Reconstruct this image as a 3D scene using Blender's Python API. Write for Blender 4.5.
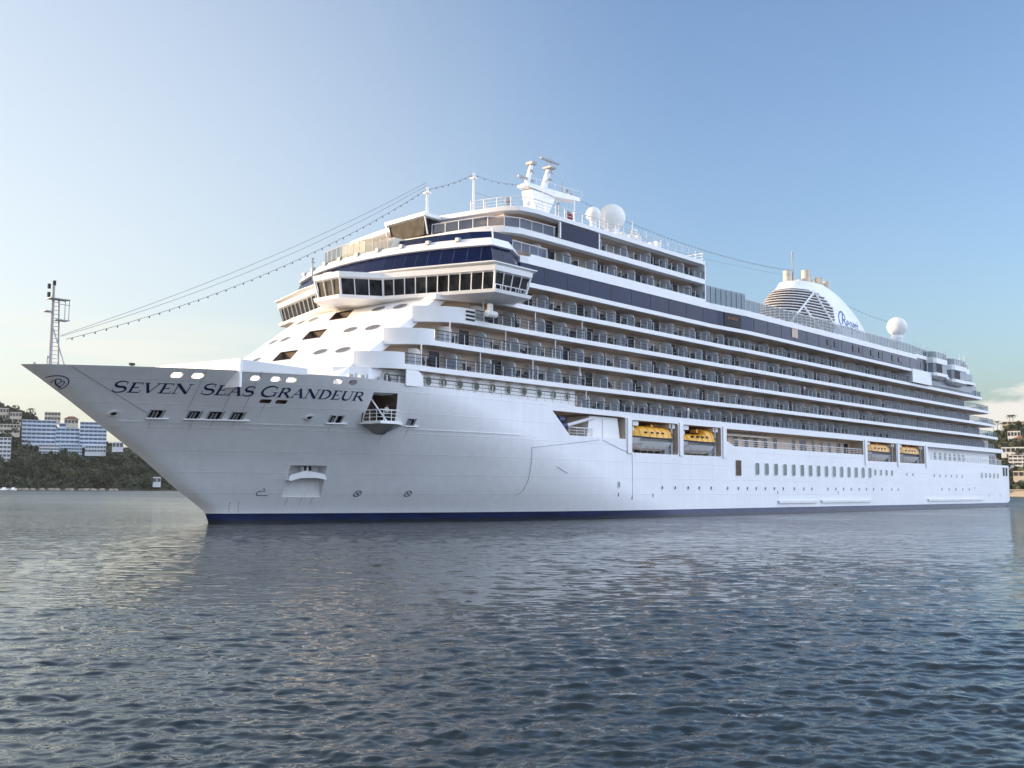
import bpy, bmesh, math, random
import numpy as np
from math import sin, cos, pi, radians, sqrt, exp, atan, atan2
from mathutils import Vector, Matrix

random.seed(7)
rng = np.random.default_rng(7)
S = bpy.context.scene
for o in list(bpy.data.objects):
    bpy.data.objects.remove(o)
COL = S.collection

# ------------------------------------------------------------------ camera
CAM = Vector((-39.0817, -91.6617, 3.5725))
YAW, PITCH, ROLL, FPX = 0.84318, 0.09895, 0.0057, 1050.6
fw = Vector((sin(YAW) * cos(PITCH), cos(YAW) * cos(PITCH), sin(PITCH)))
rt = Vector((cos(YAW), -sin(YAW), 0))
up = rt.cross(fw)
r2 = rt * cos(ROLL) + up * sin(ROLL)
u2 = up * cos(ROLL) - rt * sin(ROLL)
cd = bpy.data.cameras.new('camera')
cam = bpy.data.objects.new('camera', cd)
COL.objects.link(cam)
cam.matrix_world = Matrix(((r2.x, u2.x, -fw.x, CAM.x), (r2.y, u2.y, -fw.y, CAM.y), (r2.z, u2.z, -fw.z, CAM.z), (0, 0, 0, 1)))
cd.sensor_width = 36
cd.lens = FPX / 1024 * 36
cd.clip_start = 0.5
cd.clip_end = 30000
S.camera = cam

# ------------------------------------------------------------------ sky, sun, exposure
SUN_EL = radians(12)
SUN_AZ = radians(-38)          # from +Y towards +X (negative = towards -X, i.e. ahead of the ship)
sun_dir = Vector((sin(SUN_AZ) * cos(SUN_EL), cos(SUN_AZ) * cos(SUN_EL), sin(SUN_EL)))
S.view_settings.view_transform = 'Standard'
S.view_settings.look = 'None'
S.view_settings.gamma = 1
S.view_settings.exposure = 0.96
S.view_settings.use_curve_mapping = False
W = bpy.data.worlds.new('World')
S.world = W
W.use_nodes = True
nt = W.node_tree
nt.nodes.clear()
N = nt.nodes.new
L = nt.links.new
out = N('ShaderNodeOutputWorld')
bg = N('ShaderNodeBackground')
sky = N('ShaderNodeTexSky')
sky.sky_type = 'NISHITA'
sky.sun_disc = False
sky.sun_elevation = SUN_EL
sky.sun_rotation = SUN_AZ
sky.air_density = 1.0
sky.dust_density = 3.0
sky.ozone_density = 2.0
bg.inputs['Strength'].default_value = 0.15
tc = N('ShaderNodeTexCoord')
sep = N('ShaderNodeSeparateXYZ')
L(tc.outputs['Generated'], sep.inputs[0])
mp = N('ShaderNodeMapping')
mp.inputs['Scale'].default_value = (9, 9, 26)
L(tc.outputs['Generated'], mp.inputs[0])
nz = N('ShaderNodeTexNoise')
nz.inputs['Scale'].default_value = 1.0
nz.inputs['Detail'].default_value = 7
nz.inputs['Roughness'].default_value = 0.55
L(mp.outputs[0], nz.inputs['Vector'])


def mrange(src, a, b, c=0.0, d=1.0, smooth=True):
    m = N('ShaderNodeMapRange')
    m.interpolation_type = 'SMOOTHSTEP' if smooth else 'LINEAR'
    m.inputs['From Min'].default_value = a
    m.inputs['From Max'].default_value = b
    m.inputs['To Min'].default_value = c
    m.inputs['To Max'].default_value = d
    L(src, m.inputs['Value'])
    return m.outputs['Result']


def mth(op, a, b):
    m = N('ShaderNodeMath')
    m.operation = op
    for i, s in enumerate((a, b)):
        if isinstance(s, (int, float)):
            m.inputs[i].default_value = s
        else:
            L(s, m.inputs[i])
    return m.outputs[0]


# clouds: a cumulus bank low over the right hand hill, faint streaks low on the left
def lobe(azdeg, el, c0, c1):
    a = radians(azdeg)
    d = N('ShaderNodeVectorMath')
    d.operation = 'DOT_PRODUCT'
    L(tc.outputs['Generated'], d.inputs[0])
    d.inputs[1].default_value = (sin(a) * cos(el), cos(a) * cos(el), sin(el))
    return mrange(d.outputs['Value'], cos(radians(c0)), cos(radians(c1)))


right_az = math.degrees(YAW + atan((1040 - 512) / FPX))
cum = mth('MULTIPLY', lobe(right_az, 0.045, 6.5, 1.0), mrange(sep.outputs['Z'], 0.13, 0.05))
cum = mth('ADD', mth('MULTIPLY', cum, 0.42), nz.outputs['Fac'])
cum = mrange(cum, 0.74, 0.86)
mp2 = N('ShaderNodeMapping')
mp2.inputs['Scale'].default_value = (5, 5, 60)
L(tc.outputs['Generated'], mp2.inputs[0])
nz2 = N('ShaderNodeTexNoise')
nz2.inputs['Detail'].default_value = 5
nz2.inputs['Scale'].default_value = 1
L(mp2.outputs[0], nz2.inputs['Vector'])
left_az = math.degrees(YAW + atan((60 - 512) / FPX))
stk = mth('MULTIPLY', mth('MULTIPLY', lobe(left_az, 0.1, 24, 4), mrange(sep.outputs['Z'], 0.17, 0.12)), mrange(nz2.outputs['Fac'], 0.42, 0.62))
mixc = N('ShaderNodeMixRGB')
L(mth('MULTIPLY', cum, 0.9), mixc.inputs[0])
glow = mth('MULTIPLY', mth('MULTIPLY', lobe(left_az - 26, 0.12, 60, 4), mrange(sep.outputs['Z'], 1.1, 0.0)), 0.66)
mixg = N('ShaderNodeMixRGB')
L(glow, mixg.inputs[0])
mixg.inputs[2].default_value = (3.25, 3.3, 3.05, 1)
mixs = N('ShaderNodeMixRGB')
L(mth('MULTIPLY', stk, 0.35), mixs.inputs[0])
gam = N('ShaderNodeGamma')
gam.inputs['Gamma'].default_value = 1.15
L(sky.outputs[0], gam.inputs[0])
hs = N('ShaderNodeHueSaturation')
hs.inputs['Saturation'].default_value = 0.98
hs.inputs['Value'].default_value = 0.94
L(gam.outputs[0], hs.inputs['Color'])
tint = N('ShaderNodeVectorMath')
tint.operation = 'MULTIPLY'
L(hs.outputs[0], tint.inputs[0])
tint.inputs[1].default_value = (0.97, 0.968, 1.01)
L(tint.outputs[0], mixg.inputs[1])
L(mixg.outputs[0], mixs.inputs[1])
mixs.inputs[2].default_value = (3.6, 3.4, 2.9, 1)
L(mixs.outputs[0], mixc.inputs[1])
mixc.inputs[2].default_value = (3.3, 3.15, 2.95, 1)
# unseen bright clouds added behind the camera to lighten the ship's shaded side
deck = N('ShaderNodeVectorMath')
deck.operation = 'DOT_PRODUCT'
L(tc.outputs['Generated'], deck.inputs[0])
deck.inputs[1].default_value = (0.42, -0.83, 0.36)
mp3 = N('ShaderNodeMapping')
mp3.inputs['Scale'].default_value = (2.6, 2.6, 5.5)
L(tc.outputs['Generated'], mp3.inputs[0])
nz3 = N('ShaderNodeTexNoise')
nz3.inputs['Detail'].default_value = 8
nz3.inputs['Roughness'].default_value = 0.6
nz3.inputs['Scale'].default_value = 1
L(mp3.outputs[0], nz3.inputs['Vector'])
fill_cov = mrange(mth('ADD', mth('MULTIPLY', mrange(deck.outputs['Value'], 0.30, 0.80), 0.6), nz3.outputs['Fac']), 0.78, 0.98)
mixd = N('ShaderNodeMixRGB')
L(fill_cov, mixd.inputs[0])
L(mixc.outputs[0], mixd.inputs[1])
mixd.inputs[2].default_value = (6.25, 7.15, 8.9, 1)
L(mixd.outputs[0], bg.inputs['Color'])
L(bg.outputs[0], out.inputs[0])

sl = bpy.data.lights.new('sun', 'SUN')
sl.energy = 2.0
sl.angle = radians(0.6)
sl.color = (1.0, 0.74, 0.46)
so = bpy.data.objects.new('sun', sl)
COL.objects.link(so)
so.rotation_euler = sun_dir.to_track_quat('Z', 'Y').to_euler()
so.location = (0, 0, 120)

# ------------------------------------------------------------------ materials
MATS = {}


def mat(name, col, rough=0.5, metal=0.0, noise=0.0, scale=1.0, spec=0.5, bump=0.0, bscale=8.0):
    if name in MATS:
        return MATS[name]
    m = bpy.data.materials.new(name)
    m.use_nodes = True
    t = m.node_tree
    b = t.nodes['Principled BSDF']
    b.inputs['Base Color'].default_value = (*col, 1)
    b.inputs['Roughness'].default_value = rough
    b.inputs['Metallic'].default_value = metal
    b.inputs['Specular IOR Level'].default_value = spec
    if noise or bump:
        c = t.nodes.new('ShaderNodeTexCoord')
    if noise:
        n = t.nodes.new('ShaderNodeTexNoise')
        n.inputs['Scale'].default_value = scale
        n.inputs['Detail'].default_value = 6
        t.links.new(c.outputs['Object'], n.inputs['Vector'])
        mr = t.nodes.new('ShaderNodeMapRange')
        mr.inputs['From Min'].default_value = 0.3
        mr.inputs['From Max'].default_value = 0.7
        mr.inputs['To Min'].default_value = 1 - noise
        mr.inputs['To Max'].default_value = 1 + noise
        t.links.new(n.outputs['Fac'], mr.inputs['Value'])
        mx = t.nodes.new('ShaderNodeVectorMath')
        mx.operation = 'SCALE'
        mx.inputs[0].default_value = col
        t.links.new(mr.outputs[0], mx.inputs['Scale'])
        t.links.new(mx.outputs[0], b.inputs['Base Color'])
    if bump:
        n2 = t.nodes.new('ShaderNodeTexNoise')
        n2.inputs['Scale'].default_value = bscale
        n2.inputs['Detail'].default_value = 4
        t.links.new(c.outputs['Object'], n2.inputs['Vector'])
        bp = t.nodes.new('ShaderNodeBump')
        bp.inputs['Strength'].default_value = bump
        bp.inputs['Distance'].default_value = 0.05
        t.links.new(n2.outputs['Fac'], bp.inputs['Height'])
        t.links.new(bp.outputs[0], b.inputs['Normal'])
    MATS[name] = m
    return m


WHITE = mat('white_paint', (0.82, 0.82, 0.82), 0.38, noise=0.03, scale=0.6)
WHITE2 = mat('white_trim', (0.76, 0.76, 0.76), 0.45, noise=0.05, scale=1.5)
BEIGE = mat('beige_wall', (0.60, 0.47, 0.36), 0.6, noise=0.08, scale=0.7)
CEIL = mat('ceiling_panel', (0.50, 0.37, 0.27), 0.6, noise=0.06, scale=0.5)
CREAM = mat('cream_paint', (0.68, 0.62, 0.52), 0.5, noise=0.06, scale=0.6)
DECK = mat('teak_deck', (0.34, 0.24, 0.16), 0.7, noise=0.15, scale=2)
NAVY = mat('navy_glass', (0.005, 0.010, 0.045), 0.14, spec=0.16, noise=0.25, scale=0.25, bump=0.02, bscale=0.6)
SLATE = mat('slate_glass', (0.008, 0.018, 0.058), 0.16, spec=0.20, noise=0.2, scale=0.3, bump=0.02, bscale=0.6)
GREYP = mat('grey_screen', (0.20, 0.235, 0.27), 0.35, noise=0.1, scale=0.3)
DARK = mat('dark_glass', (0.018, 0.02, 0.024), 0.12, spec=0.16)
BLACK = mat('dark_recess', (0.02, 0.02, 0.022), 0.7)
BROWNIN = mat('rusty_recess', (0.10, 0.065, 0.045), 0.8, noise=0.4, scale=2)
SHADEG = mat('bridge_pane', (0.03, 0.032, 0.036), 0.22, spec=0.07, noise=0.8, scale=0.9)
DIV = mat('divider_panel', (0.70, 0.71, 0.74), 0.4, noise=0.05, scale=2)
RAILD = mat('dark_rail', (0.07, 0.06, 0.06), 0.45)
RAILW = mat('white_rail', (0.72, 0.72, 0.72), 0.4)
GREYM = mat('grey_metal', (0.30, 0.31, 0.33), 0.45, noise=0.1, scale=2)
LETTER = mat('navy_lettering', (0.012, 0.02, 0.10), 0.4)
SCRIPT = mat('blue_lettering', (0.03, 0.10, 0.36), 0.4)
YELLOW = mat('yellow_canopy', (0.80, 0.40, 0.035), 0.42, noise=0.06, scale=1.5)
TAN = mat('faded_canopy', (0.74, 0.42, 0.13), 0.5, noise=0.06, scale=1.5)
PIPE = mat('tan_pipe', (0.60, 0.53, 0.43), 0.45, noise=0.15, scale=1)
DOME = mat('radome_paint', (0.78, 0.77, 0.73), 0.4, noise=0.03, scale=1)
RED = mat('red_cloth', (0.22, 0.02, 0.02), 0.7)
CHAIRM = mat('dark_wicker', (0.055, 0.045, 0.045), 0.7)
SKIN = mat('skin', (0.42, 0.26, 0.18), 0.6)
NAVYC = mat('navy_cloth', (0.02, 0.025, 0.05), 0.8)
WHITEC = mat('white_cloth', (0.72, 0.72, 0.72), 0.8)
BULBM = mat('bulb_glass', (0.16, 0.15, 0.14), 0.3)
CABLEM = mat('steel_cable', (0.10, 0.10, 0.11), 0.5)


def glass_mat(name, tint, t=0.62):
    m = bpy.data.materials.new(name)
    m.use_nodes = True
    n = m.node_tree
    b = n.nodes['Principled BSDF']
    b.inputs['Base Color'].default_value = (*tint, 1)
    b.inputs['Roughness'].default_value = 0.08
    tr = n.nodes.new('ShaderNodeBsdfTransparent')
    tr.inputs[0].default_value = (0.72, 0.80, 0.88, 1)
    mx = n.nodes.new('ShaderNodeMixShader')
    mx.inputs[0].default_value = t
    n.links.new(b.outputs[0], mx.inputs[1])
    n.links.new(tr.outputs[0], mx.inputs[2])
    n.links.new(mx.outputs[0], n.nodes['Material Output'].inputs[0])
    return m


GLASS = glass_mat('rail_glass', (0.05, 0.055, 0.06), 0.90)
GLASSD = glass_mat('tinted_rail_glass', (0.03, 0.06, 0.12), 0.30)
GLASSB = glass_mat('wind_screen_glass', (0.07, 0.085, 0.09), 0.30)


def hull_material():
    m = bpy.data.materials.new('hull_paint')
    m.use_nodes = True
    t = m.node_tree
    b = t.nodes['Principled BSDF']
    b.inputs['Roughness'].default_value = 0.33
    g = t.nodes.new('ShaderNodeNewGeometry')
    sp = t.nodes.new('ShaderNodeSeparateXYZ')
    t.links.new(g.outputs['Position'], sp.inputs[0])

    def nn(scale, detail=5, rough=0.55):
        mpp = t.nodes.new('ShaderNodeMapping')
        mpp.inputs['Scale'].default_value = scale
        t.links.new(g.outputs['Position'], mpp.inputs[0])
        n = t.nodes.new('ShaderNodeTexNoise')
        n.inputs['Scale'].default_value = 1
        n.inputs['Detail'].default_value = detail
        n.inputs['Roughness'].default_value = rough
        t.links.new(mpp.outputs[0], n.inputs['Vector'])
        return n.outputs['Fac']

    def rng_(s, a, b_, c, d):
        k = t.nodes.new('ShaderNodeMapRange')
        for i, v in zip(('From Min', 'From Max', 'To Min', 'To Max'), (a, b_, c, d)):
            k.inputs[i].default_value = v
        t.links.new(s, k.inputs['Value'])
        return k.outputs[0]

    def m_(op, a, b_):
        k = t.nodes.new('ShaderNodeMath')
        k.operation = op
        for i, v in enumerate((a, b_)):
            if isinstance(v, (int, float)):
                k.inputs[i].default_value = v
            else:
                t.links.new(v, k.inputs[i])
        return k.outputs[0]

    streak = rng_(nn((1.6, 1.6, 0.10), 6, 0.6), 0.35, 0.75, 1.0, 0.93)     # faint run-off streaks
    blot = rng_(nn((0.10, 0.10, 0.22)), 0.35, 0.65, 0.96, 1.02)
    f = m_('MULTIPLY', streak, blot)
    vm = t.nodes.new('ShaderNodeVectorMath')
    vm.operation = 'SCALE'
    vm.inputs[0].default_value = (0.82, 0.82, 0.835)
    t.links.new(f, vm.inputs['Scale'])
    boot = t.nodes.new('ShaderNodeVectorMath')
    boot.operation = 'SCALE'
    boot.inputs[0].default_value = (0.010, 0.022, 0.085)
    t.links.new(rng_(nn((0.5, 0.5, 2.5), 6), 0.3, 0.7, 0.6, 1.3), boot.inputs['Scale'])
    mx = t.nodes.new('ShaderNodeMixRGB')
    t.links.new(rng_(sp.outputs['Z'], 0.93, 0.95, 0, 1), mx.inputs[0])
    wet = t.nodes.new('ShaderNodeMixRGB')
    edge = m_('SUBTRACT', m_('ADD', m_('MULTIPLY', nn((0.35, 0.35, 0.1), 5), 0.5), m_('MULTIPLY', nn((2.5, 2.5, 0.6), 5), 0.35)), sp.outputs['Z'])
    t.links.new(rng_(edge, 0.05, 0.28, 0, 0.85), wet.inputs[0])
    t.links.new(boot.outputs[0], wet.inputs[1])
    wet.inputs[2].default_value = (0.018, 0.022, 0.018, 1)
    t.links.new(wet.outputs[0], mx.inputs[1])
    t.links.new(vm.outputs[0], mx.inputs[2])
    t.links.new(mx.outputs[0], b.inputs['Base Color'])
    # plating: horizontal weld seams every 2.1 m, vertical frames, gentle oil canning
    zs = m_('ABSOLUTE', m_('SUBTRACT', m_('FRACT', m_('DIVIDE', m_('ADD', sp.outputs['Z'], 0.1), 2.02), 0), 0.5), 0)
    seam = rng_(zs, 0.0, 0.022, 1, 0)
    xs = m_('ABSOLUTE', m_('SUBTRACT', m_('FRACT', m_('DIVIDE', sp.outputs['X'], 9.3), 0), 0.5), 0)
    seamx = rng_(xs, 0.0, 0.006, 0.6, 0)
    can = m_('MULTIPLY', nn((0.45, 0.45, 0.9), 3), 1.1)
    h = m_('ADD', m_('ADD', seam, seamx), can)
    bp = t.nodes.new('ShaderNodeBump')
    bp.inputs['Strength'].default_value = 0.42
    bp.inputs['Distance'].default_value = 0.05
    t.links.new(h, bp.inputs['Height'])
    t.links.new(bp.outputs[0], b.inputs['Normal'])
    return m


HULLM = hull_material()

# ------------------------------------------------------------------ mesh helpers


def offset_poly(P, d):
    """grow (d>0) or shrink a closed counter-clockwise polygon with mitred corners"""
    n = len(P)
    R = []
    for i in range(n):
        a, b, c = Vector(P[i - 1]), Vector(P[i]), Vector(P[(i + 1) % n])
        e1 = (b - a).normalized()
        e2 = (c - b).normalized()
        n1 = Vector((e1.y, -e1.x))
        n2 = Vector((e2.y, -e2.x))
        k = 1 + n1.dot(n2)
        m = (n1 + n2) / max(k, 0.35)
        R.append(tuple(b + m * d))
    return R


class MB:
    def __init__(self):
        self.v, self.f, self.m = [], [], []

    def add(self, vs, fs, mi=0):
        o = len(self.v)
        self.v += [tuple(x) for x in vs]
        for f in fs:
            self.f.append([i + o for i in f])
            self.m.append(mi)
        return self

    def box(self, x0, x1, y0, y1, z0, z1, mi=0):
        vs = [(x0, y0, z0), (x1, y0, z0), (x1, y1, z0), (x0, y1, z0), (x0, y0, z1), (x1, y0, z1), (x1, y1, z1), (x0, y1, z1)]
        return self.add(vs, [(0, 3, 2, 1), (4, 5, 6, 7), (0, 1, 5, 4), (1, 2, 6, 5), (2, 3, 7, 6), (3, 0, 4, 7)], mi)

    def loft(self, rings, mi=0, caps=True, closed=True):
        n = len(rings[0])
        vs = [p for r in rings for p in r]
        fs = []
        for k in range(len(rings) - 1):
            for i in range(n if closed else n - 1):
                j = (i + 1) % n
                fs.append((k * n + i, k * n + j, (k + 1) * n + j, (k + 1) * n + i))
        if caps:
            fs.append(tuple(range(n - 1, -1, -1)))
            fs.append(tuple((len(rings) - 1) * n + i for i in range(n)))
        return self.add(vs, fs, mi)

    def prism_z(self, poly, z0, z1, mi=0):
        return self.loft([[(x, y, z0) for x, y in poly], [(x, y, z1) for x, y in poly]], mi)

    def prism_y(self, poly, y0, y1, mi=0):
        return self.loft([[(x, y0, z) for x, z in poly], [(x, y1, z) for x, z in poly]], mi)

    def tube(self, pts, r, n=6, mi=0, r1=None):
        pts = [Vector(p) for p in pts]
        rings = []
        for i, p in enumerate(pts):
            a = pts[max(i - 1, 0)]
            b = pts[min(i + 1, len(pts) - 1)]
            t = (b - a).normalized()
            s = t.cross(Vector((0, 0, 1)))
            if s.length < 1e-3:
                s = t.cross(Vector((0, 1, 0)))
            s.normalize()
            q = s.cross(t)
            rr = r if r1 is None else r + (r1 - r) * i / max(len(pts) - 1, 1)
            rings.append([p + (s * cos(2 * pi * k / n) + q * sin(2 * pi * k / n)) * rr for k in range(n)])
        return self.loft(rings, mi)

    def lathe(self, prof, c, n=24, mi=0):
        c = Vector(c)
        rings = [[c + Vector((r * cos(2 * pi * k / n), r * sin(2 * pi * k / n), z)) for k in range(n)] for r, z in prof]
        return self.loft(rings, mi)

    def sphere(self, c, r, n=28, m=16, mi=0, zmin=-1.0):
        prof = []
        for i in range(m + 1):
            a = math.asin(zmin) + (pi / 2 - math.asin(zmin)) * i / m
            prof.append((max(r * cos(a), 0.002), r * sin(a)))
        return self.lathe(prof, c, n, mi)

    def mesh(self, name, mats):
        me = bpy.data.meshes.new(name)
        me.from_pydata(self.v, [], self.f)
        for m in mats:
            me.materials.append(m)
        if len(mats) > 1:
            me.polygons.foreach_set('material_index', self.m)
        bm = bmesh.new()
        bm.from_mesh(me)
        bmesh.ops.recalc_face_normals(bm, faces=bm.faces)
        bm.to_mesh(me)
        bm.free()
        return me

    def build(self, name, mats, parent=None, smooth=None, local=False):
        if not isinstance(mats, (list, tuple)):
            mats = [mats]
        me = self.mesh(name, mats)
        if smooth is not None:
            me.polygons.foreach_set('use_smooth', [True] * len(me.polygons))
            me.set_sharp_from_angle(angle=radians(smooth))
        return link(name, me, parent, local)


def build_each(mb, name, mats, parent=None, **kw):
    """every connected piece becomes an object of its own"""
    par = list(range(len(mb.v)))

    def root(a):
        while par[a] != a:
            par[a] = par[par[a]]
            a = par[a]
        return a
    for f in mb.f:
        for q in f[1:]:
            par[root(q)] = root(f[0])
    groups = {}
    for f, m in zip(mb.f, mb.m):
        groups.setdefault(root(f[0]), []).append((f, m))
    for fl_ in groups.values():
        ids = sorted({q for f, m in fl_ for q in f})
        mp_ = {q: i for i, q in enumerate(ids)}
        nb_ = MB()
        nb_.v = [mb.v[q] for q in ids]
        nb_.f = [[mp_[q] for q in f] for f, m in fl_]
        nb_.m = [m for f, m in fl_]
        nb_.build(name, mats, parent, **kw)


def link(name, me, parent=None, local=False):
    o = bpy.data.objects.new(name, me)
    COL.objects.link(o)
    if parent is not None:
        o.parent = parent
        if parent.type == 'EMPTY' and not local:
            o.location = -Vector(parent.location)
    return o


def tag(o, label=None, cat=None, group=None, kind=None):
    for k, v in (('label', label), ('category', cat), ('group', group), ('kind', kind)):
        if v:
            o[k] = v
    return o


def thing(name, loc, label, cat, group=None, rz=0):
    o = bpy.data.objects.new(name, None)
    COL.objects.link(o)
    o.location = loc
    o.rotation_euler = (0, 0, rz)
    o.empty_display_size = 1
    return tag(o, label, cat, group)


def copy_to(o, parent, loc=None):
    c = o.copy()
    COL.objects.link(c)
    c.parent = parent
    if loc is not None:
        c.location = loc
    return c


# ------------------------------------------------------------------ sea
def build_sea():
    cx, cy = CAM.x, CAM.y
    radii = [8.6]
    while radii[-1] < 420:
        radii.append(radii[-1] * (1.0027 if radii[-1] < 34 else 1.0052))
    fine = len(radii)
    while radii[-1] < 4500:
        radii.append(radii[-1] * 1.06)
    radii = np.array(radii)
    half = radians(38)
    a_f = np.linspace(YAW - half, YAW + half, 820)
    a_c = np.linspace(YAW + half, YAW - half + 2 * pi, 60)[1:-1]
    ang = np.concatenate([a_f, a_c])
    na = len(ang)
    R, A = np.meshgrid(radii, ang, indexing='ij')
    X = cx + R * np.sin(A)
    Y = cy + R * np.cos(A)
    Z = np.zeros_like(X)
    step = np.where(R < 34, R * 0.0027, R * 0.0052)
    nf = len(a_f)
    xs, ys, st, rr = X[:, :nf], Y[:, :nf], step[:, :nf], R[:, :nf]
    H = np.zeros_like(xs)
    wind = YAW + radians(6)
    ncomp = 170
    row = st[:, 0]
    xs32, ys32 = xs.astype(np.float32), ys.astype(np.float32)
    for i in range(ncomp):
        lam = 0.11 * (1.35 / 0.11) ** (rng.random() ** 1.1)
        th = wind + rng.normal() * 0.70
        k = 2 * pi / lam
        amp = 0.0030 * lam ** 0.82 * (0.6 + 0.8 * rng.random())
        ph = rng.random() * 2 * pi
        nr_ = int(np.searchsorted(row, lam / 2.2))
        if nr_ < 2:
            continue
        a_, b_, s_ = xs32[:nr_], ys32[:nr_], st[:nr_]
        att = np.clip((lam / s_ - 2.2) / 2.0, 0, 1)
        H[:nr_] += amp * att * np.sin(k * (a_ * sin(th) + b_ * cos(th)) + ph + 0.9 * np.sin(k * 0.17 * (a_ * cos(th) - b_ * sin(th)) + ph * 3))
    # wind patches
    patch = 0.85 + 0.28 * np.sin(xs * 0.11 + 1.3 * np.sin(ys * 0.07)) * np.sin(ys * 0.09 + 1.1 * np.sin(xs * 0.05) + 1)
    H *= patch
    edge = np.clip((half - np.abs(A[:, :nf] - YAW)) / radians(4), 0, 1) * np.clip((400 - rr) / 150, 0, 1)
    H *= edge
    Z[:, :nf] = H
    nr = len(radii)
    co = np.stack([X, Y, Z], -1).reshape(-1, 3)
    i = np.arange(nr - 1)[:, None]
    j = np.arange(na)[None, :]
    j2 = (j + 1) % na
    q = np.stack([i * na + j, i * na + j2, (i + 1) * na + j2, (i + 1) * na + j], -1).reshape(-1, 4)
    # inner cap fan
    me = bpy.data.meshes.new('sea')
    nv = len(co) + 1
    co = np.vstack([co, [[cx, cy, 0]]])
    tri = np.stack([np.full(na, nv - 1), (np.arange(na) + 1) % na, np.arange(na)], -1)
    nloop = q.size + tri.size
    me.vertices.add(nv)
    me.vertices.foreach_set('co', co.astype(np.float32).ravel())
    me.loops.add(nloop)
    me.loops.foreach_set('vertex_index', np.concatenate([q.ravel(), tri.ravel()]).astype(np.int32))
    npoly = len(q) + len(tri)
    me.polygons.add(npoly)
    ls = np.concatenate([np.arange(len(q)) * 4, q.size + np.arange(len(tri)) * 3]).astype(np.int32)
    me.polygons.foreach_set('loop_start', ls)
    me.update(calc_edges=True)
    me.polygons.foreach_set('use_smooth', [True] * npoly)
    m = bpy.data.materials.new('sea_water')
    m.use_nodes = True
    t = m.node_tree
    b = t.nodes['Principled BSDF']
    b.inputs['Base Color'].default_value = (0.021, 0.028, 0.027, 1)
    b.inputs['Roughness'].default_value = 0.02
    b.inputs['IOR'].default_value = 1.40
    g = t.nodes.new('ShaderNodeNewGeometry')
    prev = None
    rotn = t.nodes.new('ShaderNodeMapping')
    rotn.inputs['Rotation'].default_value = (0, 0, YAW)          # local y then runs along the wind, x along the crests
    t.links.new(g.outputs['Position'], rotn.inputs[0])
    # the modelled waves fade out with distance from the quay; the bumped ones take over there
    dv = t.nodes.new('ShaderNodeVectorMath')
    dv.operation = 'DISTANCE'
    t.links.new(g.outputs['Position'], dv.inputs[0])
    dv.inputs[1].default_value = (cx, cy, 0)
    fade = t.nodes.new('ShaderNodeMapRange')
    for k_, v_ in (('From Min', 18), ('From Max', 240), ('To Min', 0.13), ('To Max', 1.0)):
        fade.inputs[k_].default_value = v_
    t.links.new(dv.outputs['Value'], fade.inputs['Value'])
    rg = t.nodes.new('ShaderNodeMapRange')             # waves too small to model widen the glints with distance
    for k_, v_ in (('From Min', 30), ('From Max', 420), ('To Min', 0.025), ('To Max', 0.30)):
        rg.inputs[k_].default_value = v_
    t.links.new(dv.outputs['Value'], rg.inputs['Value'])
    t.links.new(rg.outputs[0], b.inputs['Roughness'])
    # cat's paws: broad patches where the wind ruffles the water more or less
    gn = t.nodes.new('ShaderNodeTexNoise')
    gn.inputs['Scale'].default_value = 0.035
    gn.inputs['Detail'].default_value = 3
    t.links.new(rotn.outputs[0], gn.inputs['Vector'])
    gr_ = t.nodes.new('ShaderNodeMapRange')
    for k_, v_ in (('From Min', 0.35), ('From Max', 0.65), ('To Min', 0.55), ('To Max', 1.35)):
        gr_.inputs[k_].default_value = v_
    t.links.new(gn.outputs['Fac'], gr_.inputs['Value'])
    fm_ = t.nodes.new('ShaderNodeMath')
    fm_.operation = 'MULTIPLY'
    t.links.new(fade.outputs[0], fm_.inputs[0])
    t.links.new(gr_.outputs[0], fm_.inputs[1])
    for sc, dist, det in ((6.0, 0.005, 2), (2.0, 0.20, 2), (0.5, 0.60, 2)):
        mpn = t.nodes.new('ShaderNodeMapping')
        mpn.inputs['Scale'].default_value = (sc * 0.5, sc * 1.2, sc)
        t.links.new(rotn.outputs[0], mpn.inputs[0])
        n = t.nodes.new('ShaderNodeTexNoise')
        n.inputs['Scale'].default_value = 1
        n.inputs['Detail'].default_value = det
        n.inputs['Roughness'].default_value = 0.55
        t.links.new(mpn.outputs[0], n.inputs['Vector'])
        bp = t.nodes.new('ShaderNodeBump')
        bp.inputs['Strength'].default_value = 0.6
        if sc < 3:
            t.links.new(fm_.outputs[0], bp.inputs['Strength'])
        bp.inputs['Distance'].default_value = dist
        t.links.new(n.outputs['Fac'], bp.inputs['Height'])
        if prev:
            t.links.new(prev.outputs[0], bp.inputs['Normal'])
        prev = bp
    t.links.new(prev.outputs[0], b.inputs['Normal'])
    me.materials.append(m)
    o = link('sea', me)
    tag(o, kind='structure')


build_sea()

# ------------------------------------------------------------------ hull shape (X aft from bow tip, port side is -Y, Z up from waterline)
STZ = [-2, 0, .94, 1.5, 2.1, 3.4, 6.3, 9.1, 11.1, 13, 14.0]
STX = [19.2, 19.0, 18.6, 18, 17.1, 15.2, 11.5, 7.4, 4.5, 1.6, 0.0]


def stemX(z):
    return float(np.interp(z, STZ, STX))


def sheer(X):
    return float(np.interp(X, [0, 26, 31, 36.5, 41, 52, 60, 66, 72, 230], [14.0, 14.0, 13.78, 13.64, 13.5, 13.3, 13.12, 13.09, 13.07, 13.07]))


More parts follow.
